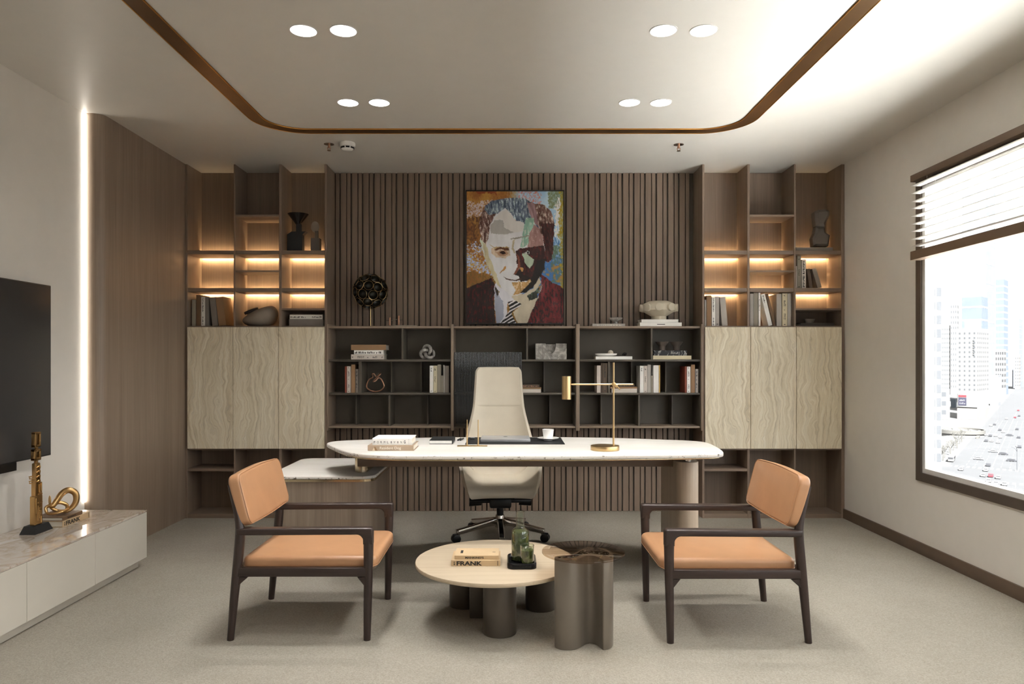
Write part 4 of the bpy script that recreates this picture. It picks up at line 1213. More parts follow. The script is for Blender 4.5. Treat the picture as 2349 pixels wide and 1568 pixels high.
MB().box(0, 0.142, 0, 0.215, 0.0003, 0.0035, 0.001).box(0, 0.142, 0, 0.215, 0.0215, 0.025, 0.001).box(0.138, 0.142, 0, 0.215, 0.0035, 0.0215).build('cover', M_PAD, o)
MB().box(0.003, 0.138, 0.002, 0.212, 0.0035, 0.0215).build('pages', M_WHITE, o)
o = thing('desk_pad', 'black leather desk pad under the laptop', 'desk pad', (0.04, 4.56, DZ))
MB().box(WX(1067, 4.385), WX(1296, 4.385), 4.385, 4.76, DZ + 0.0003, DZ + 0.004, 0.001).build('mat', M_PAD, o)
PZ = DZ + 0.0043
lx0, lx1 = WX(1102, 4.50), WX(1216.5, 4.50)
o = thing('laptop', 'closed silver laptop on the black desk pad', 'laptop', ((lx0 + lx1) / 2, 4.61, PZ))
MB().box(lx0, lx1, 4.50, 4.735, PZ, PZ + 0.007, 0.002).build('base', M_SILVER, o)
lid = MB().box(lx0, lx1, 4.50, 4.735, PZ + 0.0075, PZ + 0.0145, 0.002).build('lid', M_SILVER, o)
MB().cyl(((lx0 + lx1) / 2, 4.655, PZ + 0.0144), 0.013, 0.0006, seg=20).build('emblem', M_BLACK, lid)
o = thing('key_fob', 'small silver and black gadget on the desk pad beside the laptop', 'gadget', (-0.223, 4.66, PZ))
MB().box(-0.246, -0.214, 4.64, 4.70, PZ, PZ + 0.006, 0.002).build('body', M_BLACK, o)
MB().box(-0.243, -0.217, 4.655, 4.685, PZ + 0.0055, PZ + 0.0066).build('plate', M_SILVER, o)
for i, lb in enumerate(('left one of two short black pens on the desk by the brass stand', 'right one of two short black pens on the desk by the brass stand')):
    p = MB().tube([(-0.318 + i * 0.016, 4.58, DZ + 0.0055), (-0.306 + i * 0.016, 4.68, DZ + 0.0055)], 0.005, 10).build('pen', M_BLACK)
    tag(p, lb, 'pen', 'black pens on the desk')
o = thing('brass_stand', 'brass desk stand with two tall thin rods', 'desk stand', (WX(1083, 4.29), 4.29, DZ))
MB().box(WX(1049, 4.285), WX(1118, 4.285), 4.275, 4.305, DZ + 0.0003, DZ + 0.006, 0.002).build('foot', M_BRASS, o)
for q in (1071.5, 1097):
    x = WX(q, 4.29)
    MB().cyl((x, 4.29, DZ + 0.005), 0.0042, 0.154, seg=12, r2=0.003).cyl((x, 4.29, DZ + 0.004), 0.008, 0.006, seg=14).build('rod', M_BRASS, o)
cxp, cyp = WX(1257.5, 4.56), 4.57
o = thing('saucer', 'white saucer under the coffee cup on the desk pad', 'saucer', (cxp, cyp, PZ))
MB().lathe([(0, 0.0), (0.028, 0.0), (0.03, 0.004), (0.05, 0.010), (0.068, 0.016), (0.068, 0.018), (0.05, 0.013), (0.0, 0.0075)], (cxp, cyp, PZ), 44).build('plate', M_WHITE, o)
o = thing('coffee_cup', 'white handleless coffee cup on the saucer', 'cup', (cxp, cyp, PZ + 0.008))
MB().lathe([(0, 0), (0.026, 0), (0.029, 0.003), (0.0375, 0.062), (0.0355, 0.062), (0.027, 0.006), (0, 0.005)], (cxp, cyp, PZ + 0.0085), 40).build('cup', M_WHITE, o)
MB().cyl((cxp, cyp, PZ + 0.050), 0.0335, 0.002, seg=30).build('coffee', cover((58, 38, 24), 0.15), o)

# ------------------------------------------------------------------ ornaments on the shelves
# globe of cups on a brass stem
gd = 5.82; gx, gz = WX(850, gd), WZ(668, gd); gr = 0.146
o = thing('globe_sculpture', 'dark globe of round cells on a thin brass stem on top of the wall shelf', 'sculpture', (gx, gd, R0))
MB().cyl((gx, gd, R0 + 0.0003), 0.082, 0.003, seg=40).build('base', M_BRONZE, o)
MB().cyl((gx, gd, R0 + 0.003), 0.0042, gz - gr - R0 + 0.02, seg=12).build('stem', M_BRASS, o)
M_CELL = plain('olive_black_glaze', (34, 33, 26), 0.28, 0.2)
MB().ball((gx, gd, gz), gr * 0.62, u=24, v=16).build('core', M_BLACK, o)
ico = bmesh.new(); bmesh.ops.create_icosphere(ico, subdivisions=2, radius=1.0)
dirs = [v.co.normalized() for v in ico.verts]; ico.free()
rot0 = Matrix.Rotation(0.35, 3, 'Z') @ Matrix.Rotation(0.3, 3, 'X')
first = None
for dv in dirs:
    dv = rot0 @ dv
    q = dv.to_track_quat('Z', 'Y').to_matrix().to_4x4()
    if first is None:
        me_mb = MB().lathe([(0.0, 0.088), (0.020, 0.090), (0.0345, 0.112), (0.0385, 0.136), (0.0370, 0.1375), (0.0325, 0.114), (0.018, 0.096), (0.0, 0.094)], (0, 0, 0), 22)
        first = me_mb.build('cell', M_CELL, None, smooth=50, origin=(0, 0, 0)); first.parent = o
        rim_mb = MB().tube([(0.0378 * math.cos(2 * PI * k / 22), 0.0378 * math.sin(2 * PI * k / 22), 0.137) for k in range(22)], 0.0013, 5, closed=True)
        rim = rim_mb.build('rim', M_BRASS, None, origin=(0, 0, 0)); rim.parent = first
        cell = first
    else:
        cell = first.copy(); COL.objects.link(cell)
        r2 = rim.copy(); COL.objects.link(r2); r2.parent = cell
    cell.location = Vector((0, 0, gz - R0))
    cell.rotation_euler = q.to_euler()

# tray with copper rods
d0 = 5.80
o = thing('shelf_tray', 'pale oval tray on top of the wall shelf beside the globe', 'tray', (WX(921, d0), d0, R0))
MB().lathe([(0, 0), (0.11, 0), (0.128, 0.006), (0.128, 0.008), (0.108, 0.004), (0, 0.0035)], (0, 0, 0), 40).xform(Matrix.Translation((WX(921, d0), d0, R0 + 0.0003)) @ Matrix.Diagonal((1, 0.5, 1, 1))).build('dish', M_VASE, o)
for q, zt, w0, w1, zr, lb in ((894, 728, 886, 908, 735, 'shorter copper peg with a cross bar on the oval tray'), (914.5, 723.5, 907, 924, 732.5, 'taller copper peg with a cross bar on the oval tray')):
    x = WX(q, d0); pg = thing('copper_peg', lb, 'ornament', (x, d0, R0 + 0.004), 'copper pegs on the oval tray')
    MB().cyl((x, d0, R0 + 0.0042), 0.0075, WZ(zt, d0) - R0 - 0.0042, seg=16, bev=0.002).build('peg', M_COPPER, pg)
    MB().cyl((WX(w0, d0), d0, WZ(zr, d0)), 0.0028, WX(w1, d0) - WX(w0, d0), axis='X', seg=8).build('cross_bar', M_CHROME, pg)

# marble link knot
kd = 5.80; kx = WX(980, kd)
o = thing('marble_knot', 'grey marble link knot in the left wall shelf', 'sculpture', (kx, kd, R1))
ctl = [(-0.052, 0.045, -0.03), (-0.02, 0.072, -0.026), (0.012, 0.068, 0.0), (0.012, 0.035, 0.03), (0.028, 0.012, 0.02), (0.034, 0.045, -0.01), (0.016, 0.105, -0.02), (-0.01, 0.112, 0.0),
       (-0.03, 0.095, 0.02), (-0.03, 0.05, 0.02), (-0.005, 0.012, -0.02), (0.025, 0.010, -0.035), (0.045, 0.06, -0.005), (0.062, 0.072, 0.02), (0.03, 0.078, 0.034), (-0.03, 0.062, 0.012)]
def trefoil(k, R=0.036, r=0.019, dz=0.024):
    t = 2 * PI * k
    return Vector(((R + r * math.cos(3 * t)) * math.cos(2 * t), dz * math.sin(3 * t), (R + r * math.cos(3 * t)) * math.sin(2 * t)))
mb = MB().tube([trefoil(k / 90) for k in range(90)], 0.0125, 12, closed=True)
mb.xform(Matrix.Rotation(0.5, 4, 'Y'))
zm = min(v.co.z for v in mb.bm.verts); mb.xform(Matrix.Translation((kx, kd, R1 - zm + 0.0003)))
mb.build('links', M_GREYMARBLE, o, smooth=70)

# bronze ribbon ring tied at the top
rx = WX(861, kd); d1 = 5.80
o = thing('bronze_ring', 'bronze wire ring sculpture tied at the top in the left wall shelf', 'sculpture', (rx, d1, R2))
P = lambda px, py, dy=0.0: (WX(px, d1), d1 + dy, WZ(py, d1))
ring = smooth_loop([P(855, 863), P(847, 868), P(841.5, 879), P(842, 887), P(850, 893), P(861, 895.5), P(873, 893), P(880.5, 885), P(879, 876), P(874, 867), P(868, 864.5),
                    P(862, 871, -0.012), P(857, 872, -0.02), P(864, 865, -0.026), P(873, 856, -0.02), P(872, 853.5, 0.0), P(866, 860, 0.012), P(861, 861, 0.018), P(857, 855, 0.014), P(853, 856, 0.01)], 6)
mb = MB().tube(ring, 0.0058, 10, closed=True)
zm = min(v.co.z for v in mb.bm.verts); mb.xform(Matrix.Translation((0, 0, R2 + 0.0003 - zm)))
mb.build('wire', M_COPPER, o, smooth=70)

# marble block with an arched notch
md = 5.78; bx0, bx1 = WX(1228.5, md), WX(1300, md); bz1 = WZ(787.5, md)
o = thing('marble_block', 'grey swirled marble block with a rounded notch in the wall shelf', 'sculpture', ((bx0 + bx1) / 2, md + 0.03, R1))
w = bx1 - bx0; hh = bz1 - R1
def notch(x0, x1, ncx, nw, nh):
    arc = [(ncx + nw / 2 * math.cos(a), hh - (nh) * abs(math.sin(a))) for a in [0 - PI * k / 16 for k in range(17)]]
    return [(x0, 0), (x1, 0), (x1, hh)] + arc + [(x0, hh)]
Mb = Matrix(((1, 0, 0, bx0), (0, 0, -1, md + 0.06), (0, 1, 0, R1 + 0.0003), (0, 0, 0, 1)))
MB().prism(notch(0.0, w, w * 0.49, w * 0.33, hh * 0.66), 0.0, 0.06, 0.0015, 1, M=Mb).build('block', M_GREYMARBLE, o, smooth=30)
mb = MB()
mb.box(bx0 + 0.008, bx1 - 0.008, md + 0.061, md + 0.085, R1 + 0.0003, bz1 - 0.004, 0.001, 1)
mb.build('rear_block', M_GREYMARBLE, o)
mb = MB()
for q in (1244.5, 1265, 1284):
    mb.box(WX(q, md) - 0.0006, WX(q, md) + 0.0006, md - 0.0006, md + 0.001, R1 + 0.001, R1 + (hh * 0.3 if q == 1265 else hh - 0.002))
mb.build('joint_line', M_BUST, o)

# small plate, ball, dark cluster on the white book
zt = WZ(817, 5.715) + 0.0006; pd = 5.79
x = WX(1390, pd)
o = thing('small_dish', 'tilted white oval dish on the long white book', 'dish', (x, pd, zt))
MB().lathe([(0, 0), (0.05, 0.0), (0.085, 0.010), (0.090, 0.022), (0.088, 0.023), (0.08, 0.013), (0.048, 0.004), (0, 0.004)], (0, 0, 0), 36).xform(Matrix.Translation((x, pd, zt)) @ Matrix.Diagonal((1, 0.62, 1, 1))).build('dish', M_WHITE, o)
bl = MB().ball((WX(1401, pd - 0.02), pd - 0.01, zt + 0.027), 0.0225, 0.0225, 0.023).build('ball', M_VASE)
tag(bl, 'round pale stone ball resting in the white oval dish', 'ornament')
mb = MB(); rn = random.Random(4)
for k in range(14):
    mb.ball((WX(1432, pd) + rn.uniform(-0.016, 0.016), pd + rn.uniform(-0.012, 0.012), zt + 0.008 + rn.uniform(0, 0.017)), 0.0075, u=8, v=6)
tag(mb.build('dark_cluster', M_BLACKMARBLE), 'small black and white mineral cluster on the long white book', 'ornament')

# black marble box and two umber pedestal bowls
zc = WZ(815.3, 5.711) + 0.0006
x0, x1 = WX(1499.5, 5.74), WX(1576, 5.74)
bx = MB().box(x0, x1, 5.74, 5.86, zc, WZ(803.3, 5.74), 0.001, 1).build('marble_box', make_black_marble('black_white_splash_marble', 0.56))
tag(bx, 'flat black box with white marbling on the long cream book', 'box')
zc2 = WZ(803.3, 5.74) + 0.0004
for q, lb in ((1518.5, 'umber clay pedestal bowl nearer the divider on the black box'), (1551.5, 'umber clay pedestal bowl farther from the divider on the black box')):
    x = WX(q, 5.80)
    o = thing('pedestal_bowl', lb, 'bowl', (x, 5.80, zc2), 'umber pedestal bowls')
    MB().lathe([(0, 0), (0.026, 0), (0.027, 0.034), (0.032, 0.042), (0.044, 0.055), (0.053, 0.070), (0.050, 0.071), (0.036, 0.052), (0.0, 0.048)], (x, 5.80, zc2), 36).build('bowl', M_UMBERCLAY, o)
    if q > 1530: o['label'] = lb

# marble footed bowl and stone vase on top of the shelf
zb1 = WZ(742, 5.72) + 0.0006; x = WX(1412, 5.80)
o = thing('footed_bowl', 'small marble footed bowl on the grey book on top of the shelf', 'bowl', (x, 5.80, zb1))
MB().lathe([(0, 0), (0.018, 0), (0.019, 0.004), (0.015, 0.018), (0.022, 0.024), (0.048, 0.036), (0.058, 0.050), (0.056, 0.051), (0.042, 0.038), (0, 0.030)], (x, 5.80, zb1), 36).build('bowl', M_GREYMARBLE, o)
zb2 = WZ(732.2, 5.72) + 0.0006; x = WX(1511, 5.80); vd = 5.80
o = thing('disc_vase', 'squat pale stone vase ringed with round discs on white books', 'vase', (x, vd, zb2))
s = vd / F
MB().lathe([(0, 0), (16.5 * s, 0), (17 * s, 1 * s), (17 * s, 8 * s), (20 * s, 9.5 * s), (37 * s, 20 * s), (38 * s, 21 * s), (38 * s, 33 * s), (36 * s, 36 * s), (22 * s, 42.5 * s), (13 * s, 42 * s), (12 * s, 38 * s), (0, 38 * s)], (x, vd, zb2), 48).build('body', M_VASE, o)
for k in range(9):
    a = 2 * PI * k / 9 + 0.35
    MB().cyl((36.5 * s, 0, 0), 8.6 * s, 7.0 * s, axis='X', seg=26, bev=0.001, M=Matrix.Translation((x, vd, zb2 + 27 * s)) @ Matrix.Rotation(a, 4, 'Z')).build('disc', M_VASE, o)

# left tall unit: gourd vase, funnel sculpture, disc sculpture
gv = 5.815; x = WX(596, gv); s = gv / F
o = thing('gourd_vase', 'grey ceramic gourd vase with a dark mouth in the left tall unit', 'vase', (x, gv, ZC))
def gourd(u, v):
    a = 2 * PI * u; t = PI * v
    r = math.sin(t) ** 0.75 if math.sin(t) > 0 else 0
    z = (1 - math.cos(t)) / 2
    X = 40 * s * r * math.cos(a); Y = 30 * s * r * math.sin(a)
    X += 6 * s * z * z                                             # the shoulder rises toward one side
    h_ = 40 + 11 * max(-1, min(1, X / (30 * s)))
    return Vector((x + X, gv + Y, ZC + 0.0005 + s * h_ * z))
MB().surf(gourd, 40, 26, closed_u=True).build('body', M_CERAMIC, o, smooth=80)
mb = MB()
Mm = Matrix.Translation((WX(578, gv), gv - 0.018, ZC + 36.0 * s)) @ Matrix.Rotation(-0.34, 4, 'Y') @ Matrix.Rotation(0.30, 4, 'X')
mb.lathe([(0.058, -0.012), (0.060, 0.004), (0.057, 0.008), (0.052, 0.004), (0.042, -0.002), (0.0, -0.006)], (0, 0, 0), 32).xform(Mm @ Matrix.Diagonal((1, 0.62, 1, 1)))
mb.build('mouth', plain('dark_clay', (52, 47, 44), 0.7), o, smooth=50)

fd = 5.80; s = fd / F
x = WX(684, fd)
o = thing('funnel_sculpture', 'black funnel shaped sculpture on a block in the left tall unit', 'sculpture', (x, fd, ZA))
z0 = ZA + 0.0004
top_z = WZ(491, fd); nk = WZ(515, fd); nb = WZ(532, fd); bt = WZ(539, fd)
MB().prism([(WX(661, fd), z0), (WX(696, fd), z0), (WX(696, fd), bt), (WX(704, fd), nb), (WX(671, fd), nb), (WX(661, fd), bt)], -0.03, 0.03, 0.001, 1,
           M=Matrix(((1, 0, 0, 0), (0, 0, -1, fd), (0, 1, 0, 0), (0, 0, 0, 1)))).build('block', M_BLACKMATT, o)
MB().box(WX(680.5, fd), WX(691, fd), fd - 0.018, fd + 0.018, nb - 0.002, nk + 0.005).build('neck', M_BLACKMATT, o)
xc = WX(684, fd)
MB().lathe([(0, nk - 0.001), (0.016, nk - 0.001), (23.5 * s, top_z), (22.6 * s, top_z), (0.012, nk + 0.012), (0, nk + 0.012)], (xc, fd, 0), 40).build('funnel', plain('black_gloss', (24, 23, 22), 0.2), o)

x = WX(725, fd)
o = thing('disc_sculpture', 'small grey sculpture of a disc on a block, right of the black funnel', 'sculpture', (x, fd, ZA))
MB().box(WX(715, fd), WX(735, fd), fd - 0.03, fd + 0.03, z0, WZ(547, fd), 0.001, 1).build('block', M_BUST, o)
MB().box(WX(723, fd), WX(730, fd), fd - 0.012, fd + 0.012, WZ(547, fd) - 0.001, WZ(530, fd)).build('neck', M_BUST, o)
MB().cyl((0, -0.011, 0), 12.4 * s, 0.022, axis='Y', seg=40, bev=0.001).xform(Matrix.Translation((WX(723, fd), fd, WZ(520.5, fd))) @ Matrix.Rotation(0.25, 4, 'Z') @ Matrix.Diagonal((0.74, 1, 1, 1))).build('disc', M_CERAMIC, o)

# right tall unit: faceted bust, bowl
x = WX(1880, fd); zq = WZ(567, 5.72) + 0.0006
o = thing('bust_sculpture', 'grey faceted abstract head bust on a flat book in the right tall unit', 'sculpture', (x, fd, zq))
def poly(pts, y0, y1, bev, nm, mat=M_BUST):
    P2 = [(WX(a, fd), WZ(b, fd)) for a, b in pts]
    return MB().prism(P2, -y1, -y0, bev, 1, M=Matrix(((1, 0, 0, 0), (0, 0, -1, fd), (0, 1, 0, 0), (0, 0, 0, 1)))).build(nm, mat, o, smooth=0)
hz = WZ(522, fd)
poly([(1862, 565.7), (1896.5, 565.7), (1900, 541), (1890, 534), (1888, 522), (1868, 522), (1866, 536), (1860, 548)], -0.045, 0.045, 0.016, 'shoulders')
poly([(1868, 520), (1888, 521), (1890, 513), (1899, 495), (1898, 485), (1890, 481.5), (1872, 483), (1865, 489), (1866, 508)], -0.05, 0.05, 0.020, 'head')
MB().box(WX(1872, fd), WX(1889, fd), fd - 0.028, fd + 0.028, WZ(536, fd), WZ(515, fd), 0.004).build('neck', M_BUST, o)
zq = WZ(740.5, 5.73) + 0.0006; x = WX(1856, fd)
o = thing('small_bowl', 'dark ribbed bowl on the dark flat book in the low right cubby', 'bowl', (x, fd, zq))
MB().lathe([(0, 0), (0.032, 0), (0.034, 0.004), (0.037, 0.012), (0.038, 0.018), (0.041, 0.022), (0.042, 0.028), (0.044, 0.034), (0.041, 0.035), (0.030, 0.008), (0, 0.006)], (x, fd, zq), 36).build('bowl', M_BUST, o)

# ------------------------------------------------------------------ the portrait painting
PD = 5.918
px0, px1, pz0, pz1 = WX(1068, PD), WX(1294.5, PD), WZ(743.5, PD), WZ(436.5, PD)
o = thing('portrait_painting', 'colourful painted portrait of a man in a dark frame above the shelf', 'painting', ((px0 + px1) / 2, PD, pz0))
fw = 0.009
mb = MB()
for a in ((px0, px1, pz0, pz0 + fw), (px0, px1, pz1 - fw, pz1), (px0, px0 + fw, pz0 + fw, pz1 - fw), (px1 - fw, px1, pz0 + fw, pz1 - fw)):
    mb.box(a[0], a[1], PD - 0.012, PD + 0.034, a[2], a[3])
mb.build('frame', plain('frame_black_brown', (34, 29, 26), 0.45), o)
# shapes of the picture, in units of a 1030 x 1385 canvas with its origin at the top left
def Q(*p): return [(x - 130, y - 90) for x, y in p]
SHAPES = [
 ('suit', Q((120, 1115), (250, 1060), (400, 1000), (430, 1080), (420, 1250), (440, 1480), (120, 1480)), (38, 22, 22), 14, (92, 20, 24), 0.33),
 ('suit', Q((925, 960), (1050, 1050), (1170, 1110), (1170, 1480), (770, 1480), (860, 1260), (930, 1110)), (104, 22, 28), 26, (34, 18, 18), 0.42),
 ('face', Q((270, 600), (290, 560), (330, 640), (345, 840), (310, 760)), (206, 214, 198), 10, None, 0),
 ('hair', Q((300, 300), (330, 235), (400, 190), (500, 165), (640, 155), (760, 168), (850, 215), (960, 230), (1030, 300), (1065, 430), (1060, 600), (1040, 800), (1000, 840), (960, 830), (940, 560), (900, 480), (800, 430), (650, 425), (540, 260), (440, 340), (390, 430), (360, 560), (340, 650), (290, 600), (262, 480), (275, 370)), (104, 72, 64), 34, (200, 186, 176), 0.42),
 ('hair', Q((320, 290), (340, 235), (420, 185), (520, 165), (640, 155), (760, 168), (850, 230), (880, 330), (900, 480), (800, 440), (690, 440), (610, 340), (540, 265), (440, 330), (360, 330)), (92, 106, 128), 34, (176, 192, 196), 0.40),
 ('hair', Q((770, 200), (850, 215), (880, 330), (900, 480), (860, 420), (800, 330)), (150, 120, 124), 20, None, 0),
 ('hair', Q((920, 420), (1065, 430), (1055, 620), (1040, 800), (1000, 835), (955, 830), (945, 560)), (58, 26, 26), 16, (110, 34, 30), 0.25),
 ('face', Q((365, 560), (385, 420), (440, 335), (540, 262), (620, 345), (660, 425), (800, 430), (905, 490), (945, 560), (965, 720), (965, 850), (925, 985), (840, 1095), (720, 1165), (640, 1230), (560, 1260), (500, 1110), (440, 1050), (395, 950), (340, 830), (300, 720), (300, 630), (340, 650)), (216, 216, 220), 8, None, 0),
 ('face', Q((300, 630), (340, 650), (365, 760), (420, 900), (470, 1030), (500, 1110), (440, 1050), (395, 950), (330, 820)), (198, 190, 158), 18, None, 0),
 ('face', Q((430, 390), (520, 385), (530, 470), (640, 520), (520, 545), (385, 530), (385, 440)), (172, 170, 168), 6, None, 0),
 ('face', Q((500, 300), (560, 280), (640, 400), (740, 410), (740, 500), (640, 525), (540, 480), (510, 380), (420, 385)), (214, 211, 209), 6, None, 0),
 ('face', Q((760, 370), (850, 370), (860, 440), (800, 520), (790, 640), (740, 680), (700, 680), (730, 520)), (146, 186, 170), 20, (206, 214, 204), 0.3),
 ('face', Q((850, 440), (905, 490), (945, 560), (955, 690), (780, 690), (800, 530)), (158, 122, 118), 18, (190, 160, 156), 0.25),
 ('dark', Q((655, 720), (700, 690), (800, 680), (955, 660), (968, 760), (965, 850), (925, 985), (840, 1095), (760, 1140), (800, 1010), (700, 960), (690, 880), (665, 850)), (52, 22, 22), 16, (104, 28, 26), 0.3),
 ('dark', Q((880, 820), (968, 800), (960, 900), (920, 985), (840, 1095), (760, 1150), (700, 1165), (760, 1090), (830, 990)), (26, 20, 20), 8, None, 0),
 ('face', Q((722, 750), (765, 742), (850, 800), (845, 830), (800, 905), (755, 850)), (176, 192, 172), 14, None, 0),
 ('dark', Q((695, 880), (735, 885), (730, 930), (695, 925)), (190, 140, 84), 14, None, 0),
 ('dark', Q((640, 965), (700, 890), (720, 960), (820, 990), (800, 1030), (700, 1040), (690, 985)), (36, 22, 20), 10, None, 0),
 ('face', Q((610, 1050), (700, 1035), (760, 1050), (815, 1005), (815, 1040), (770, 1080), (740, 1120), (700, 1165), (620, 1185), (650, 1130)), (178, 138, 84), 26, (222, 205, 176), 0.35),
 ('line', Q((510, 985), (560, 1005), (640, 1022), (710, 1005), (715, 1018), (640, 1034), (560, 1016)), (70, 42, 28), 12, None, 0),
 ('line', Q((478, 955), (500, 925), (530, 880), (548, 872), (545, 895), (510, 935)), (172, 124, 60), 22, None, 0),
 ('face', Q((390, 690), (440, 670), (575, 675), (600, 760), (540, 790), (450, 785), (400, 740)), (204, 186, 166), 14, (170, 138, 104), 0.2),
 ('line', Q((620, 600), (640, 600), (632, 690), (650, 740), (636, 745), (616, 690)), (186, 176, 150), 14, None, 0),
 ('line', Q((600, 585), (700, 565), (795, 550), (795, 560), (700, 578), (604, 596)), (150, 146, 138), 10, None, 0),
 ('line', Q((665, 740), (678, 850), (640, 950), (628, 965), (660, 960), (700, 880), (690, 780)), (120, 64, 44), 16, None, 0),
 ('line', Q((370, 640), (430, 680), (560, 668), (600, 690), (560, 680), (430, 696)), (176, 150, 104), 16, None, 0),
 ('line', Q((600, 1195), (660, 1190), (740, 1165), (800, 1125), (760, 1172), (680, 1205), (620, 1212)), (150, 108, 66), 20, None, 0),
 ('eye', Q((420, 704), (480, 676), (575, 684), (588, 706), (560, 712), (480, 698), (440, 712)), (104, 62, 34), 18, None, 0),
 ('eye', Q((440, 735), (480, 712), (545, 712), (578, 745), (540, 772), (480, 770)), (178, 140, 112), 20, None, 0),
 ('eye', Q((478, 735), (500, 716), (540, 722), (552, 748), (515, 758)), (60, 34, 24), 10, None, 0),
 ('eye', Q((740, 742), (775, 712), (800, 722), (800, 742)), (196, 204, 200), 8, None, 0),
 ('eye', Q((766, 725), (790, 716), (800, 738), (778, 742)), (30, 22, 24), 4, None, 0),
 ('neck', Q((440, 1050), (500, 1105), (600, 1190), (720, 1175), (760, 1230), (640, 1240), (570, 1250), (560, 1380), (505, 1475), (450, 1480), (428, 1300), (425, 1090)), (212, 212, 220), 9, None, 0),
 ('neck', Q((430, 1090), (470, 1180), (520, 1245), (525, 1400), (490, 1475), (450, 1480), (430, 1300)), (160, 166, 184), 8, None, 0),
 ('dark', Q((432, 1075), (480, 1150), (460, 1200), (440, 1150)), (44, 34, 28), 20, (200, 180, 130), 0.3),
 ('neck', Q((610, 1190), (720, 1172), (840, 1105), (910, 985), (926, 1040), (885, 1110), (790, 1180), (890, 1215), (935, 1075), (932, 1110), (862, 1260), (770, 1480), (670, 1480), (625, 1360), (720, 1270), (640, 1240)), (196, 186, 166), 10, None, 0),
 ('dark', Q((772, 1185), (880, 1120), (905, 1095), (880, 1210), (800, 1242)), (40, 44, 36), 20, (90, 110, 90), 0.3),
]
TIE = Q((570, 1250), (660, 1240), (718, 1272), (640, 1335), (600, 1375), (665, 1480), (498, 1480), (550, 1395), (590, 1330))
def inside(x, y, poly):
    c = False; n = len(poly); j = n - 1
    for i in range(n):
        xi, yi = poly[i]; xj, yj = poly[j]
        if (yi > y) != (yj > y) and x < (xj - xi) * (y - yi) / (yj - yi) + xi: c = not c
        j = i
    return c
BOX = [(min(p[0] for p in s[1]), max(p[0] for p in s[1]), min(p[1] for p in s[1]), max(p[1] for p in s[1])) for s in SHAPES]
def nz(x, y, f, k): return noise.noise(Vector((x * f, y * f, k)))
def mixc(a, b, t):
    t = max(0.0, min(1.0, t)); return tuple(a[i] + (b[i] - a[i]) * t for i in range(3))
def paint(x, y):
    """colour of the canvas at x, y"""
    wx = x + 9 * nz(x, y, 0.02, 3.1) + 5 * nz(x, y, 0.09, 1.7); wy = y + 9 * nz(x, y, 0.02, 8.4) + 5 * nz(x, y, 0.09, 5.5)
    n1 = nz(x, y, 0.010, 0.5); n2 = nz(x * 2.2, y, 0.045, 2.5); n3 = 0.6 * nz(x, y, 0.07, 7.7) + 0.3 * nz(x, y * 0.4, 0.13, 4.1)
    u = (x + 34 * nz(x, y, 0.011, 6.6) + 22 * nz(x, y, 0.045, 9.3)) / 1030.0; v = (y + 46 * nz(x, y, 0.009, 2.9) + 26 * nz(x, y, 0.05, 4.7)) / 1385.0
    if u < 0.55:                                                       # ochre and rust ground with pale splashes
        c = mixc((150, 94, 44), (186, 138, 62), 0.5 + n1 + 0.5 * n2)
        if 0.08 < v < 0.2 and u < 0.25: c = mixc(c, (206, 196, 204), 2.4 * (n3 + 0.25)) if n3 > -0.25 else mixc(c, (112, 60, 62), 0.6)
        if 0.2 < v < 0.42: c = mixc(c, (92, 58, 36), 0.55 + n2)
        if 0.40 < v < 0.62 and u < 0.26:
            c = mixc(c, (176, 190, 226), 3.0 * (n3 + 0.15 + 0.4 * n1)); c = mixc(c, (206, 168, 78), 2.2 * (nz(x, y, 0.05, 9.0) - 0.12)); c = mixc(c, (240, 240, 246), 4 * (n3 - 0.28))
        if v >= 0.62: c = mixc(c, (120, 92, 44), 0.6 + n2)
        if v < 0.012 + 0.05 * u and u < 0.3: c = (140, 66, 34)
        if u > 0.42 and v < 0.08: c = mixc(c, (168, 180, 190), (u - 0.42) * 8 + n3)
    else:                                                              # sky blues, a pale streak and mustard at the edge
        c = mixc((166, 200, 226), (196, 216, 230), 0.5 + n1 + 0.4 * n2)
        if v > 0.3: c = mixc(c, (70, 118, 178), (v - 0.3) * 5 + n2)
        if v > 0.42 and u > 0.88: c = mixc(c, (92, 118, 98), 0.6 + n2 + n1)
        if u > 0.86 and v < 0.12: c = mixc(c, (112, 124, 84), 0.7 + n3)
        if u > 0.965: c = mixc(c, (168, 146, 40), 0.8 + n2)
        if 0.92 < u < 0.965 and 0.06 < v < 0.36: c = mixc(c, (236, 232, 236), 0.8 + 2 * n2)
        if u < 0.76 and v < 0.1: c = mixc(c, (202, 130, 130), 0.35 + 2.2 * n3)
        if v > 0.3 and u > 0.93: c = mixc(c, (226, 232, 228), 3 * (n3 - 0.2))
        if v > 0.58: c = mixc(c, (170, 130, 70), 2.4 * (nz(x, y, 0.035, 4.4) - 0.1))
    for s, b in zip(SHAPES, BOX):
        if b[0] - 15 < x < b[1] + 15 and b[2] - 15 < y < b[3] + 15 and inside(wx, wy, s[1]):
            c = s[2]; k = s[3] * 0.9 * (nz(x, y * 0.35, 0.03, 2.5) + 0.5 * n3 + n1)
            if s[0] == 'hair': k = s[3] * 1.8 * nz(x * 0.9 - y * 0.25, y * 0.16 + x * 0.1, 0.07, 3.3)
            if s[4] is not None: c = mixc(c, s[4], (nz(x * 1.2, y * 0.5, 0.045, 6.1) + 0.5 * nz(x, y, 0.10, 2.8) - 0.42 + s[5] * 1.1) * 2.0)
            c = tuple(max(8, min(248, q + k)) for q in c)
    if inside(wx, wy, TIE):
        st = math.sin((x * 0.55 + y * 0.95) * 0.17 + 2.0 * nz(x, y, 0.012, 2.2))
        c = (226, 222, 226) if st > 0.45 else (28, 24, 24)
    return c
NX, NY = 210, 282
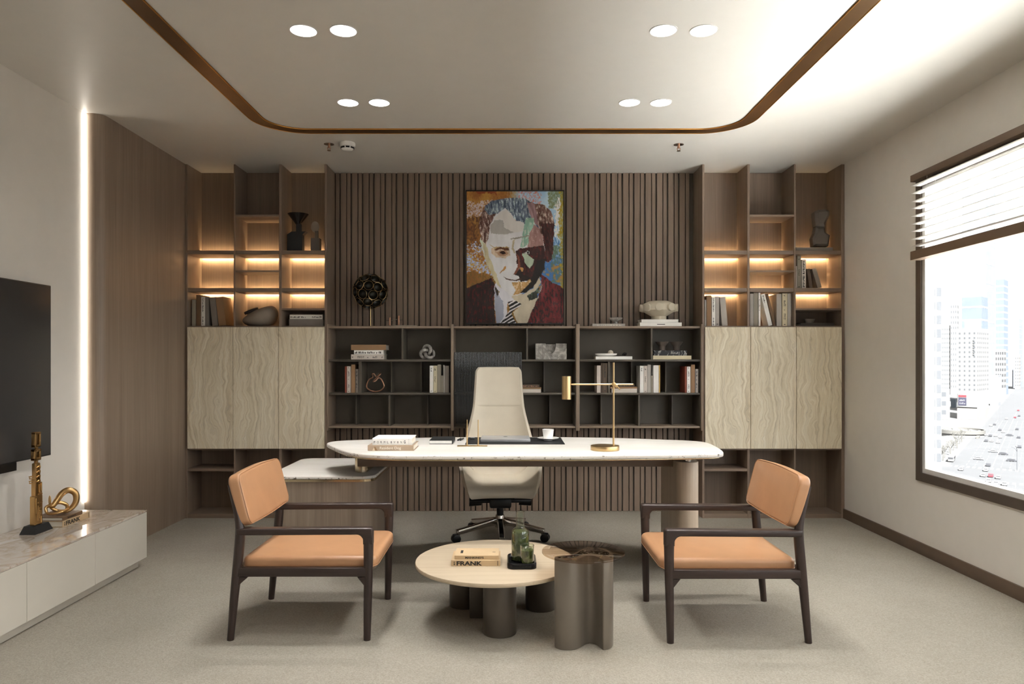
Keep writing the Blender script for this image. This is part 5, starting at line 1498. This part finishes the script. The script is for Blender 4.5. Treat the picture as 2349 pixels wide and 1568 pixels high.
cx0, cx1, cz0, cz1 = px0 + fw, px1 - fw, pz0 + fw, pz1 - fw
vs, cols, fs = [], [], []
for j in range(NY + 1):
    for i in range(NX + 1):
        vs.append((cx0 + (cx1 - cx0) * i / NX, PD - 0.004, cz1 - (cz1 - cz0) * j / NY))
        c = [min(255.0, q * 1.1) for q in paint(1030.0 * i / NX, 1385.0 * j / NY)]
        cols += [lin(c[0]), lin(c[1]), lin(c[2]), 1.0]
for j in range(NY):
    for i in range(NX):
        a = j * (NX + 1) + i
        fs.append((a, a + NX + 1, a + NX + 2, a + 1))
vs = [Vector(v) - ORG[o.name] for v in vs]
me = bpy.data.meshes.new('canvas'); me.from_pydata(vs, [], fs)
at = me.color_attributes.new('paint', 'FLOAT_COLOR', 'POINT'); at.data.foreach_set('color', cols)
k = NT('oil_paint')
ca = k.n('ShaderNodeVertexColor'); ca.layer_name = 'paint'
k.l(ca.outputs['Color'], k.b.inputs['Base Color']); k.b.inputs['Roughness'].default_value = 0.45
k.bump(k.noise(k.coord((60, 60, 60)), 1.0, 5.0, 0.6).outputs['Fac'], 0.25, 0.002)
me.materials.append(k.m)
cv = bpy.data.objects.new('canvas', me); COL.objects.link(cv); cv.parent = o
MB().box(px0 + 0.004, px1 - 0.004, PD, PD + 0.03, pz0 + 0.004, pz1 - 0.004).build('stretcher', M_BLACK, o)

# ------------------------------------------------------------------ the city outside the window
GZ = -50.0
def ext(r, g, b):                                # outdoor colours are given as they read in full brightness, pale haze washed in
    return tuple(min(0.9, lin(c) / 12.0) for c in (r, g, b)) + (1,)
def emat(name, c, rough=0.8, div=1.0):
    k = NT('city_' + name)
    v = k.noise(k.coord(), 0.08, 4.0).outputs['Fac']
    a = tuple(x / div for x in ext(*c)); k.l(k.ramp(v, [(0.3, tuple(x * 0.94 for x in a[:3]) + (1,)), (0.7, tuple(x * 1.05 for x in a[:3]) + (1,))]), k.b.inputs['Base Color'])
    k.b.inputs['Roughness'].default_value = rough; k.b.inputs['Specular IOR Level'].default_value = 0.05
    return k.m
E_GROUND = emat('ground', (250, 249, 247), div=2.1); E_BOUNCE = plain('white_bounce_slab', (243, 242, 238), 0.9, var=0.02, spec=0.05); E_ROAD = emat('asphalt', (236, 236, 237), div=2.1); E_MARK = emat('marking', (255, 255, 255))
E_WHITE = emat('white_render', (255, 253, 250)); E_CREAM = emat('cream_render', (253, 247, 240)); E_PINK = emat('pink_stone', (246, 232, 228))
E_WIN = emat('window', (176, 179, 183)); E_WIND = emat('dark_window', (140, 140, 143)); E_BLUE = emat('blue_glass', (206, 220, 238))
E_PALEB = emat('hazed_blue_glass', (232, 239, 247)); E_LINE = emat('mullion', (248, 250, 253)); E_TREE = emat('bare_tree', (206, 202, 192)); E_GREEN = emat('planting', (222, 224, 212))  # the pale blue glass carries distance haze in its colour
E_KERB = emat('planter_wall', (204, 200, 192)); E_BOARD = emat('billboard', (255, 255, 255)); E_NAVY = emat('navy_panel', (128, 126, 150)); E_RED = emat('red_paint', (226, 120, 130))
E_CARD = emat('dark_car', (150, 150, 154)); E_TEXT = emat('board_text', (255, 255, 255)); E_BLUEBOX = emat('blue_hoarding', (214, 230, 246)); E_GREYB = emat('grey_facade', (226, 227, 230))
structure(MB().box(-3000, 5000, -4000, 5000, GZ - 2, GZ).build('ground_city', E_GROUND), 'pale city ground far below', 'ground')
structure(MB().box(3.2, 62, -90, 80, GZ, GZ + 0.3).build('ground_bounce_slab', E_BOUNCE), 'unseen white slab added below the window to bounce sun upward', 'ground')  # unseen bright slab, added to bounce sun up onto the ceiling

def G(px, py):
    d = F * (EYE - GZ) / (py - VY); return Vector((WX(px, d), d, GZ))
SD = Vector((0.594, 0.804, 0)); CD = Vector((0.804, -0.594, 0))           # along the avenue, across it
c0 = G(2262, 1100)
def strip(mb, p, along, across, l0, l1, w0, w1, z0, z1):
    t = bmesh.new()
    q = [p + along * a + across * b for a, b in ((l0, w0), (l1, w0), (l1, w1), (l0, w1))]
    lo = [t.verts.new((v.x, v.y, z0)) for v in q]; hi = [t.verts.new((v.x, v.y, z1)) for v in q]
    t.faces.new(lo[::-1]); t.faces.new(hi)
    for i in range(4): t.faces.new((lo[i], lo[(i + 1) % 4], hi[(i + 1) % 4], hi[i]))
    bmesh.ops.recalc_face_normals(t, faces=t.faces[:]); mb._take(t)
mb = MB(); strip(mb, c0, SD, CD, -170, 2600, -17, 22, GZ - 0.5, GZ + 0.05); strip(mb, c0, SD, CD, -2, 34, -120, 140, GZ - 0.5, GZ + 0.045)
structure(mb.build('road_city', E_ROAD), 'grey avenue and its crossing seen from above', 'road')
mb = MB()
for i in range(17): strip(mb, c0, SD, CD, -8, -2.5, -17 + i * 2.4, -15.8 + i * 2.4, GZ, GZ + 0.09); strip(mb, c0, SD, CD, 36, 42, -17 + i * 2.4, -15.8 + i * 2.4, GZ, GZ + 0.09)
for wv in (-10.5, -7, -3.5, 3.5, 7, 10.5, 14, 17.5):
    for i in range(24): strip(mb, c0, SD, CD, 46 + i * 14, 52 + i * 14, wv, wv + 0.3, GZ, GZ + 0.09)
    for i in range(8): strip(mb, c0, SD, CD, -16 - i * 14, -10 - i * 14, wv, wv + 0.3, GZ, GZ + 0.09)
strip(mb, c0, SD, CD, 44, 500, 0, 0.4, GZ, GZ + 0.09)
structure(mb.build('road_marking', E_MARK), 'white crosswalks and lane lines', 'road marking')

def building(label, corner, base_py, left_px, right_px, top_py, rot_deg, mat, wmat, cols_f, cols_s, rows, win=(0.6, 0.6), z_lo=0.06, z_hi=0.97, crown=None):
    """a block with its near corner on the ground under the given sight line; rows of window bands or single windows"""
    P = G(corner, base_py)
    a = math.radians(rot_deg)
    s = Vector((math.sin(a), math.cos(a), 0)); c = Vector((math.cos(a), -math.sin(a), 0))
    def reach(d, k):                               # length along d until the sight line of column k is met
        m = (k - VX) / F
        return (m * P.y - P.x) / (d.x - m * d.y)
    w = reach(-c, left_px); dp = max(8.0, min(80.0, reach(s, right_px))) if right_px else 25.0
    h = WZ(top_py, P.y) - GZ
    o = local_thing('city_building', label, 'building', (P.x, P.y, GZ), None, rot=(0, 0, -a))
    MB().box(-w, 0, 0, dp, 0, h).build('walls', mat, o)
    if crown: MB().box(-w * 0.75, -w * 0.2, dp * 0.2, dp * 0.7, h, h + crown).build('roof_house', mat, o)
    ww = w / cols_f; hh = h * (z_hi - z_lo) / rows
    proto = None
    for j in range(rows):
        z = h * z_lo + hh * (j + (1 - win[1]) / 2)
        for face, n, ln in (('f', cols_f, w), ('s', cols_s, dp)):
            for i in range(n):
                cw = ln / n
                if proto is None:
                    proto = MB().box(-0.5, 0.5, -0.06, 0.06, 0, 1).build('window', wmat, None, smooth=0, origin=(0, 0, 0)); proto.parent = o; q = proto
                else:
                    q = proto.copy(); COL.objects.link(q)
                q.scale = (cw * win[0], 1, hh * win[1])
                if face == 'f': q.location = (-w + cw * (i + 0.5), 0, z); q.rotation_euler = (0, 0, 0)
                else: q.location = (0, cw * (i + 0.5), z); q.rotation_euler = (0, 0, PI / 2)
    return o, w, dp, h
building('white office block with a column of wide windows at the left window edge', 2160, 1092, 2122, None, 640, 6, E_WHITE, E_WIN, 3, 0, 13, (0.8, 0.62))
B2, w2, d2, h2 = building('cream corner block with a billboard, in the middle of the city view', 2241, 962, 2196, 2268, 752, 48, E_CREAM, E_WIN, 4, 6, 13, (0.36, 0.42), z_lo=0.3, crown=7)
building('slender white tower far behind the cream corner block', 2195, 905, 2180, 2200, 690, 40, E_WHITE, E_WIN, 3, 2, 16, (0.4, 0.45))
building('tall pale blue glass tower behind the cream block', 2262, 925, 2207, 2283, 430, 46, E_PALEB, E_LINE, 6, 3, 10, (0.9, 0.10))
building('blue glass office block just above the cream corner block', 2252, 945, 2206, 2266, 680, 46, E_BLUE, E_LINE, 6, 3, 8, (0.92, 0.16))
building('blue glass tower right of the pale one', 2303, 905, 2284, 2313, 640, 44, E_BLUE, E_LINE, 4, 3, 16, (0.9, 0.3))
building('white gridded block below the blue glass tower', 2302, 915, 2283, 2308, 800, 44, E_WHITE, E_WIND, 4, 2, 7, (0.55, 0.5), z_lo=0.2)
building('grey blank facade between the cream block and the gridded block', 2290, 930, 2271, 2296, 860, 46, E_GREYB, E_WHITE, 1, 1, 1, (0.9, 0.9))
building('distant pale tower at the right, thin and tall', 2338, 890, 2322, 2346, 730, 40, E_PALEB, E_LINE, 4, 2, 12, (0.9, 0.2))
building('distant low cream tower beside the thin pale one', 2337, 892, 2328, 2341, 815, 40, E_CREAM, E_WIN, 2, 2, 9, (0.4, 0.45))
building('far white apartment tower behind the left office block', 2176, 905, 2160, 2182, 745, 40, E_WHITE, E_WIN, 4, 2, 14, (0.4, 0.45))
building('low white hall beside the left office block', 2179, 960, 2150, 2190, 892, 30, E_WHITE, E_WIN, 1, 1, 3, (0.4, 0.5))
building('blue hoarding block beside the cream corner block', 2192, 935, 2181, 2194, 915, 40, E_BLUEBOX, E_WHITE, 1, 1, 1, (0.1, 0.1))
# the billboard and the stone base of the cream block
bb_ = MB().box(-w2 * 0.98, w2 * 0.05, -0.7, -0.15, h2 * 0.13, h2 * 0.285, 0.3).build('billboard', E_BOARD, B2)
MB().box(-w2 * 0.93, -w2 * 0.52, -0.85, -0.65, h2 * 0.15, h2 * 0.235).build('navy_panel', E_NAVY, bb_)
MB().box(-w2 * 0.93, -w2 * 0.52, -0.85, -0.65, h2 * 0.24, h2 * 0.265).build('red_panel', E_RED, bb_)
for r in range(2): strokes(bb_, w2 * 0.30, h2 * 0.022, (-w2 * 0.87, -0.86, h2 * (0.165 + r * 0.034)), FACE_CAM, E_TEXT, 5, 4 + r, dens=1).scale = (1, 1, 1)
MB().box(-w2 - 0.1, 0.25, -0.25, d2, 0, h2 * 0.115).build('stone_base', E_PINK, B2)
mb = MB()
for r in range(7): mb.box(-w2 * 0.20, -w2 * 0.12, -0.3, -0.05, h2 * (0.70 + r * 0.026), h2 * (0.716 + r * 0.026))
mb.build('upright_sign', E_WIN, B2)

# round planted terrace at the corner
P = G(2200, 998)
o = local_thing('roof_garden', 'round planted terrace with a grey rim at the street corner', 'terrace', (P.x, P.y, GZ))
MB().cyl((0, 0, 0), 14.5, 3.0, seg=48).build('base', E_WHITE, o)
MB().lathe([(14.6, 2.0), (15.2, 2.0), (15.2, 4.4), (14.6, 4.4)], seg=48, close=True).build('rim', E_KERB, o)
mb = MB(); rn = random.Random(5)
for k in range(26):
    a = rn.uniform(0, 2 * PI); r = rn.uniform(0, 12.5)
    mb.ball((r * math.cos(a), r * math.sin(a), 3.4), rn.uniform(0.8, 1.8), None, rn.uniform(0.5, 1.0), u=8, v=6)
tag(mb.build('planting', E_GREEN, o), kind='stuff')
mb = MB(); strip(mb, G(2243, 1006), SD, CD, 0, 60, -1, 0.6, GZ, GZ + 1.4)
tag(mb.build('hedge', E_KERB), 'clipped grey hedge between pavement and avenue', 'hedge')

# traffic
def make_car(mat, name='car'):
    o = local_thing(name, None, 'car', (0, 0, 0))
    side = [(-2.2, 0.35), (2.2, 0.35), (2.25, 0.75), (1.5, 0.92), (0.75, 1.42), (-1.0, 1.45), (-1.75, 0.98), (-2.2, 0.92)]
    Mc = Matrix(((0, 0, 1, 0), (1, 0, 0, 0), (0, 1, 0, 0), (0, 0, 0, 1)))
    MB().prism(side, -0.9, 0.9, 0.08, 1, M=Mc).build('body', mat, o)
    win = [(1.25, 0.98), (0.72, 1.36), (-0.95, 1.38), (-1.55, 1.0)]
    MB().prism(win, -0.93, 0.93, M=Mc).box(-0.7, 0.7, 0.75, 1.42, 1.0, 1.3).box(-0.7, 0.7, -1.72, -1.0, 1.02, 1.32).build('windows', E_WIND, o)
    mb = MB()
    for y in (-1.35, 1.4): mb.cyl((-0.92, y, 0.34), 0.34, 1.84, axis='X', seg=12)
    mb.build('wheels', E_CARD, o)
    return o
protos = {'w': make_car(E_WHITE), 'd': make_car(E_CARD), 'r': make_car(E_RED)}
used_c = set()
names = {'w': ('white car in the traffic on the avenue below the window', 'white cars on the avenue'),
         'd': ('dark grey car in the traffic on the avenue below the window', 'dark cars on the avenue'),
         'r': ('red car in the traffic on the avenue below the window', 'red cars on the avenue')}
CARS = [(130, 1140, 'w', 's'), (340, 1015, 'w', 'c'), (455, 1090, 'd', 's'), (395, 1215, 'w', 's'), (425, 1150, 'w', 's'), (460, 1280, 'w', 's'), (485, 1220, 'r', 's'),
        (550, 1310, 'w', 's'), (575, 1240, 'w', 's'), (650, 1320, 'w', 's'), (515, 925, 'w', 'c'), (635, 955, 'd', 'c'), (735, 1035, 'd', 'c'), (430, 795, 'd', 's'), (495, 800, 'w', 's'),
        (575, 815, 'w', 's'), (430, 725, 'w', 's'), (480, 735, 'd', 's'), (545, 735, 'w', 's'), (600, 755, 'w', 's'), (635, 690, 'w', 's'), (595, 665, 'd', 's'), (530, 600, 'd', 's'),
        (490, 612, 'w', 's'), (675, 530, 'w', 's'), (775, 515, 'r', 's'), (825, 495, 'd', 's'), (800, 655, 'd', 's'), (820, 755, 'd', 's'), (830, 870, 'd', 's'), (710, 730, 'd', 'c'), (815, 430, 'r', 's')]
for cx_, cy_, kind, dr in CARS:
    P = G(2180 + cx_ / 5.225, 860 + cy_ / 5.225)
    c = protos[kind] if kind not in used_c else copy_tree(protos[kind]); used_c.add(kind)
    c.location = P; c.rotation_euler = (0, 0, -math.radians(36.4) if dr == 's' else -math.radians(36.4) - PI / 2)
    c['label'], c['group'] = names[kind]
for nm_, (x_, y_, lb) in {'bus': (15, 1030, 'white bus stopped near the left office block')}.items():
    P = G(2180 + x_ / 5.225, 860 + y_ / 5.225)
    o = local_thing('bus', lb, 'bus', P, rot=(0, 0, -math.radians(36.4)))
    MB().box(-1.3, 1.3, -5, 5, 0.4, 3.0, 0.2).build('body', E_WHITE, o)
    MB().box(-1.33, 1.33, -4.6, 4.6, 1.5, 2.5).box(-1.1, 1.1, -5.03, 5.03, 1.5, 2.5).build('windows', E_WIND, o)

# bare street trees
def make_tree(seed):
    o = local_thing('bare_tree', 'bare pale street tree along the avenue below the window', 'tree', (0, 0, 0), 'bare trees along the avenue')
    rn = random.Random(seed)
    MB().cyl((0, 0, 0), 0.22, 3.2, r2=0.15, seg=8).build('trunk', E_TREE, o)
    mb = MB()
    def limb(p, d, L, r, dep):
        q = p + d * L
        mb.tube([p, (p + q) / 2 + Vector((rn.uniform(-.1, .1), rn.uniform(-.1, .1), 0)) * L, q], [r, r * 0.8, r * 0.6], 5)
        if dep:
            for _ in range(3): limb(q, (d + Vector((rn.uniform(-.8, .8), rn.uniform(-.8, .8), rn.uniform(-.1, .6)))).normalized(), L * 0.72, r * 0.6, dep - 1)
    for _ in range(4): limb(Vector((0, 0, 3.1)), Vector((rn.uniform(-.7, .7), rn.uniform(-.7, .7), 1)).normalized(), 1.9, 0.12, 2)
    mb.build('branches', E_TREE, o)
    return o
tp = make_tree(3)
rn = random.Random(9)
spots = [c0 + SD * a + CD * b for a, b in [(46 + i * 13, -21 + rn.uniform(-1, 1)) for i in range(13)] + [(-14 - i * 7, 25 + rn.uniform(-2, 2)) for i in range(7)] + [(60 + i * 26, 27) for i in range(6)] + [(8 + i * 8, -44 - i * 3) for i in range(3)]]
for i, p in enumerate(spots):
    c = tp if i == 0 else copy_tree(tp)
    c.location = (p.x, p.y, GZ); c.rotation_euler = (0, 0, rn.uniform(0, 6)); k_ = rn.uniform(0.8, 1.3); c.scale = (k_, k_, k_)
# lamp post at the corner
P = G(2333, 1080)
o = local_thing('street_light', 'tall pale street light with two arms at the crossing', 'street light', P)
MB().cyl((0, 0, 0), 0.16, 9.5, r2=0.1, seg=8).build('post', E_WIN, o)
MB().tube([(0, 0, 9.2), (-0.9, 0.3, 10.6), (-2.2, 0.6, 11.2)], 0.09, 6).tube([(0, 0, 9.2), (-0.5, -0.6, 10.2), (-1.5, -1.2, 11.9)], 0.09, 6).build('arm', E_WIN, o)
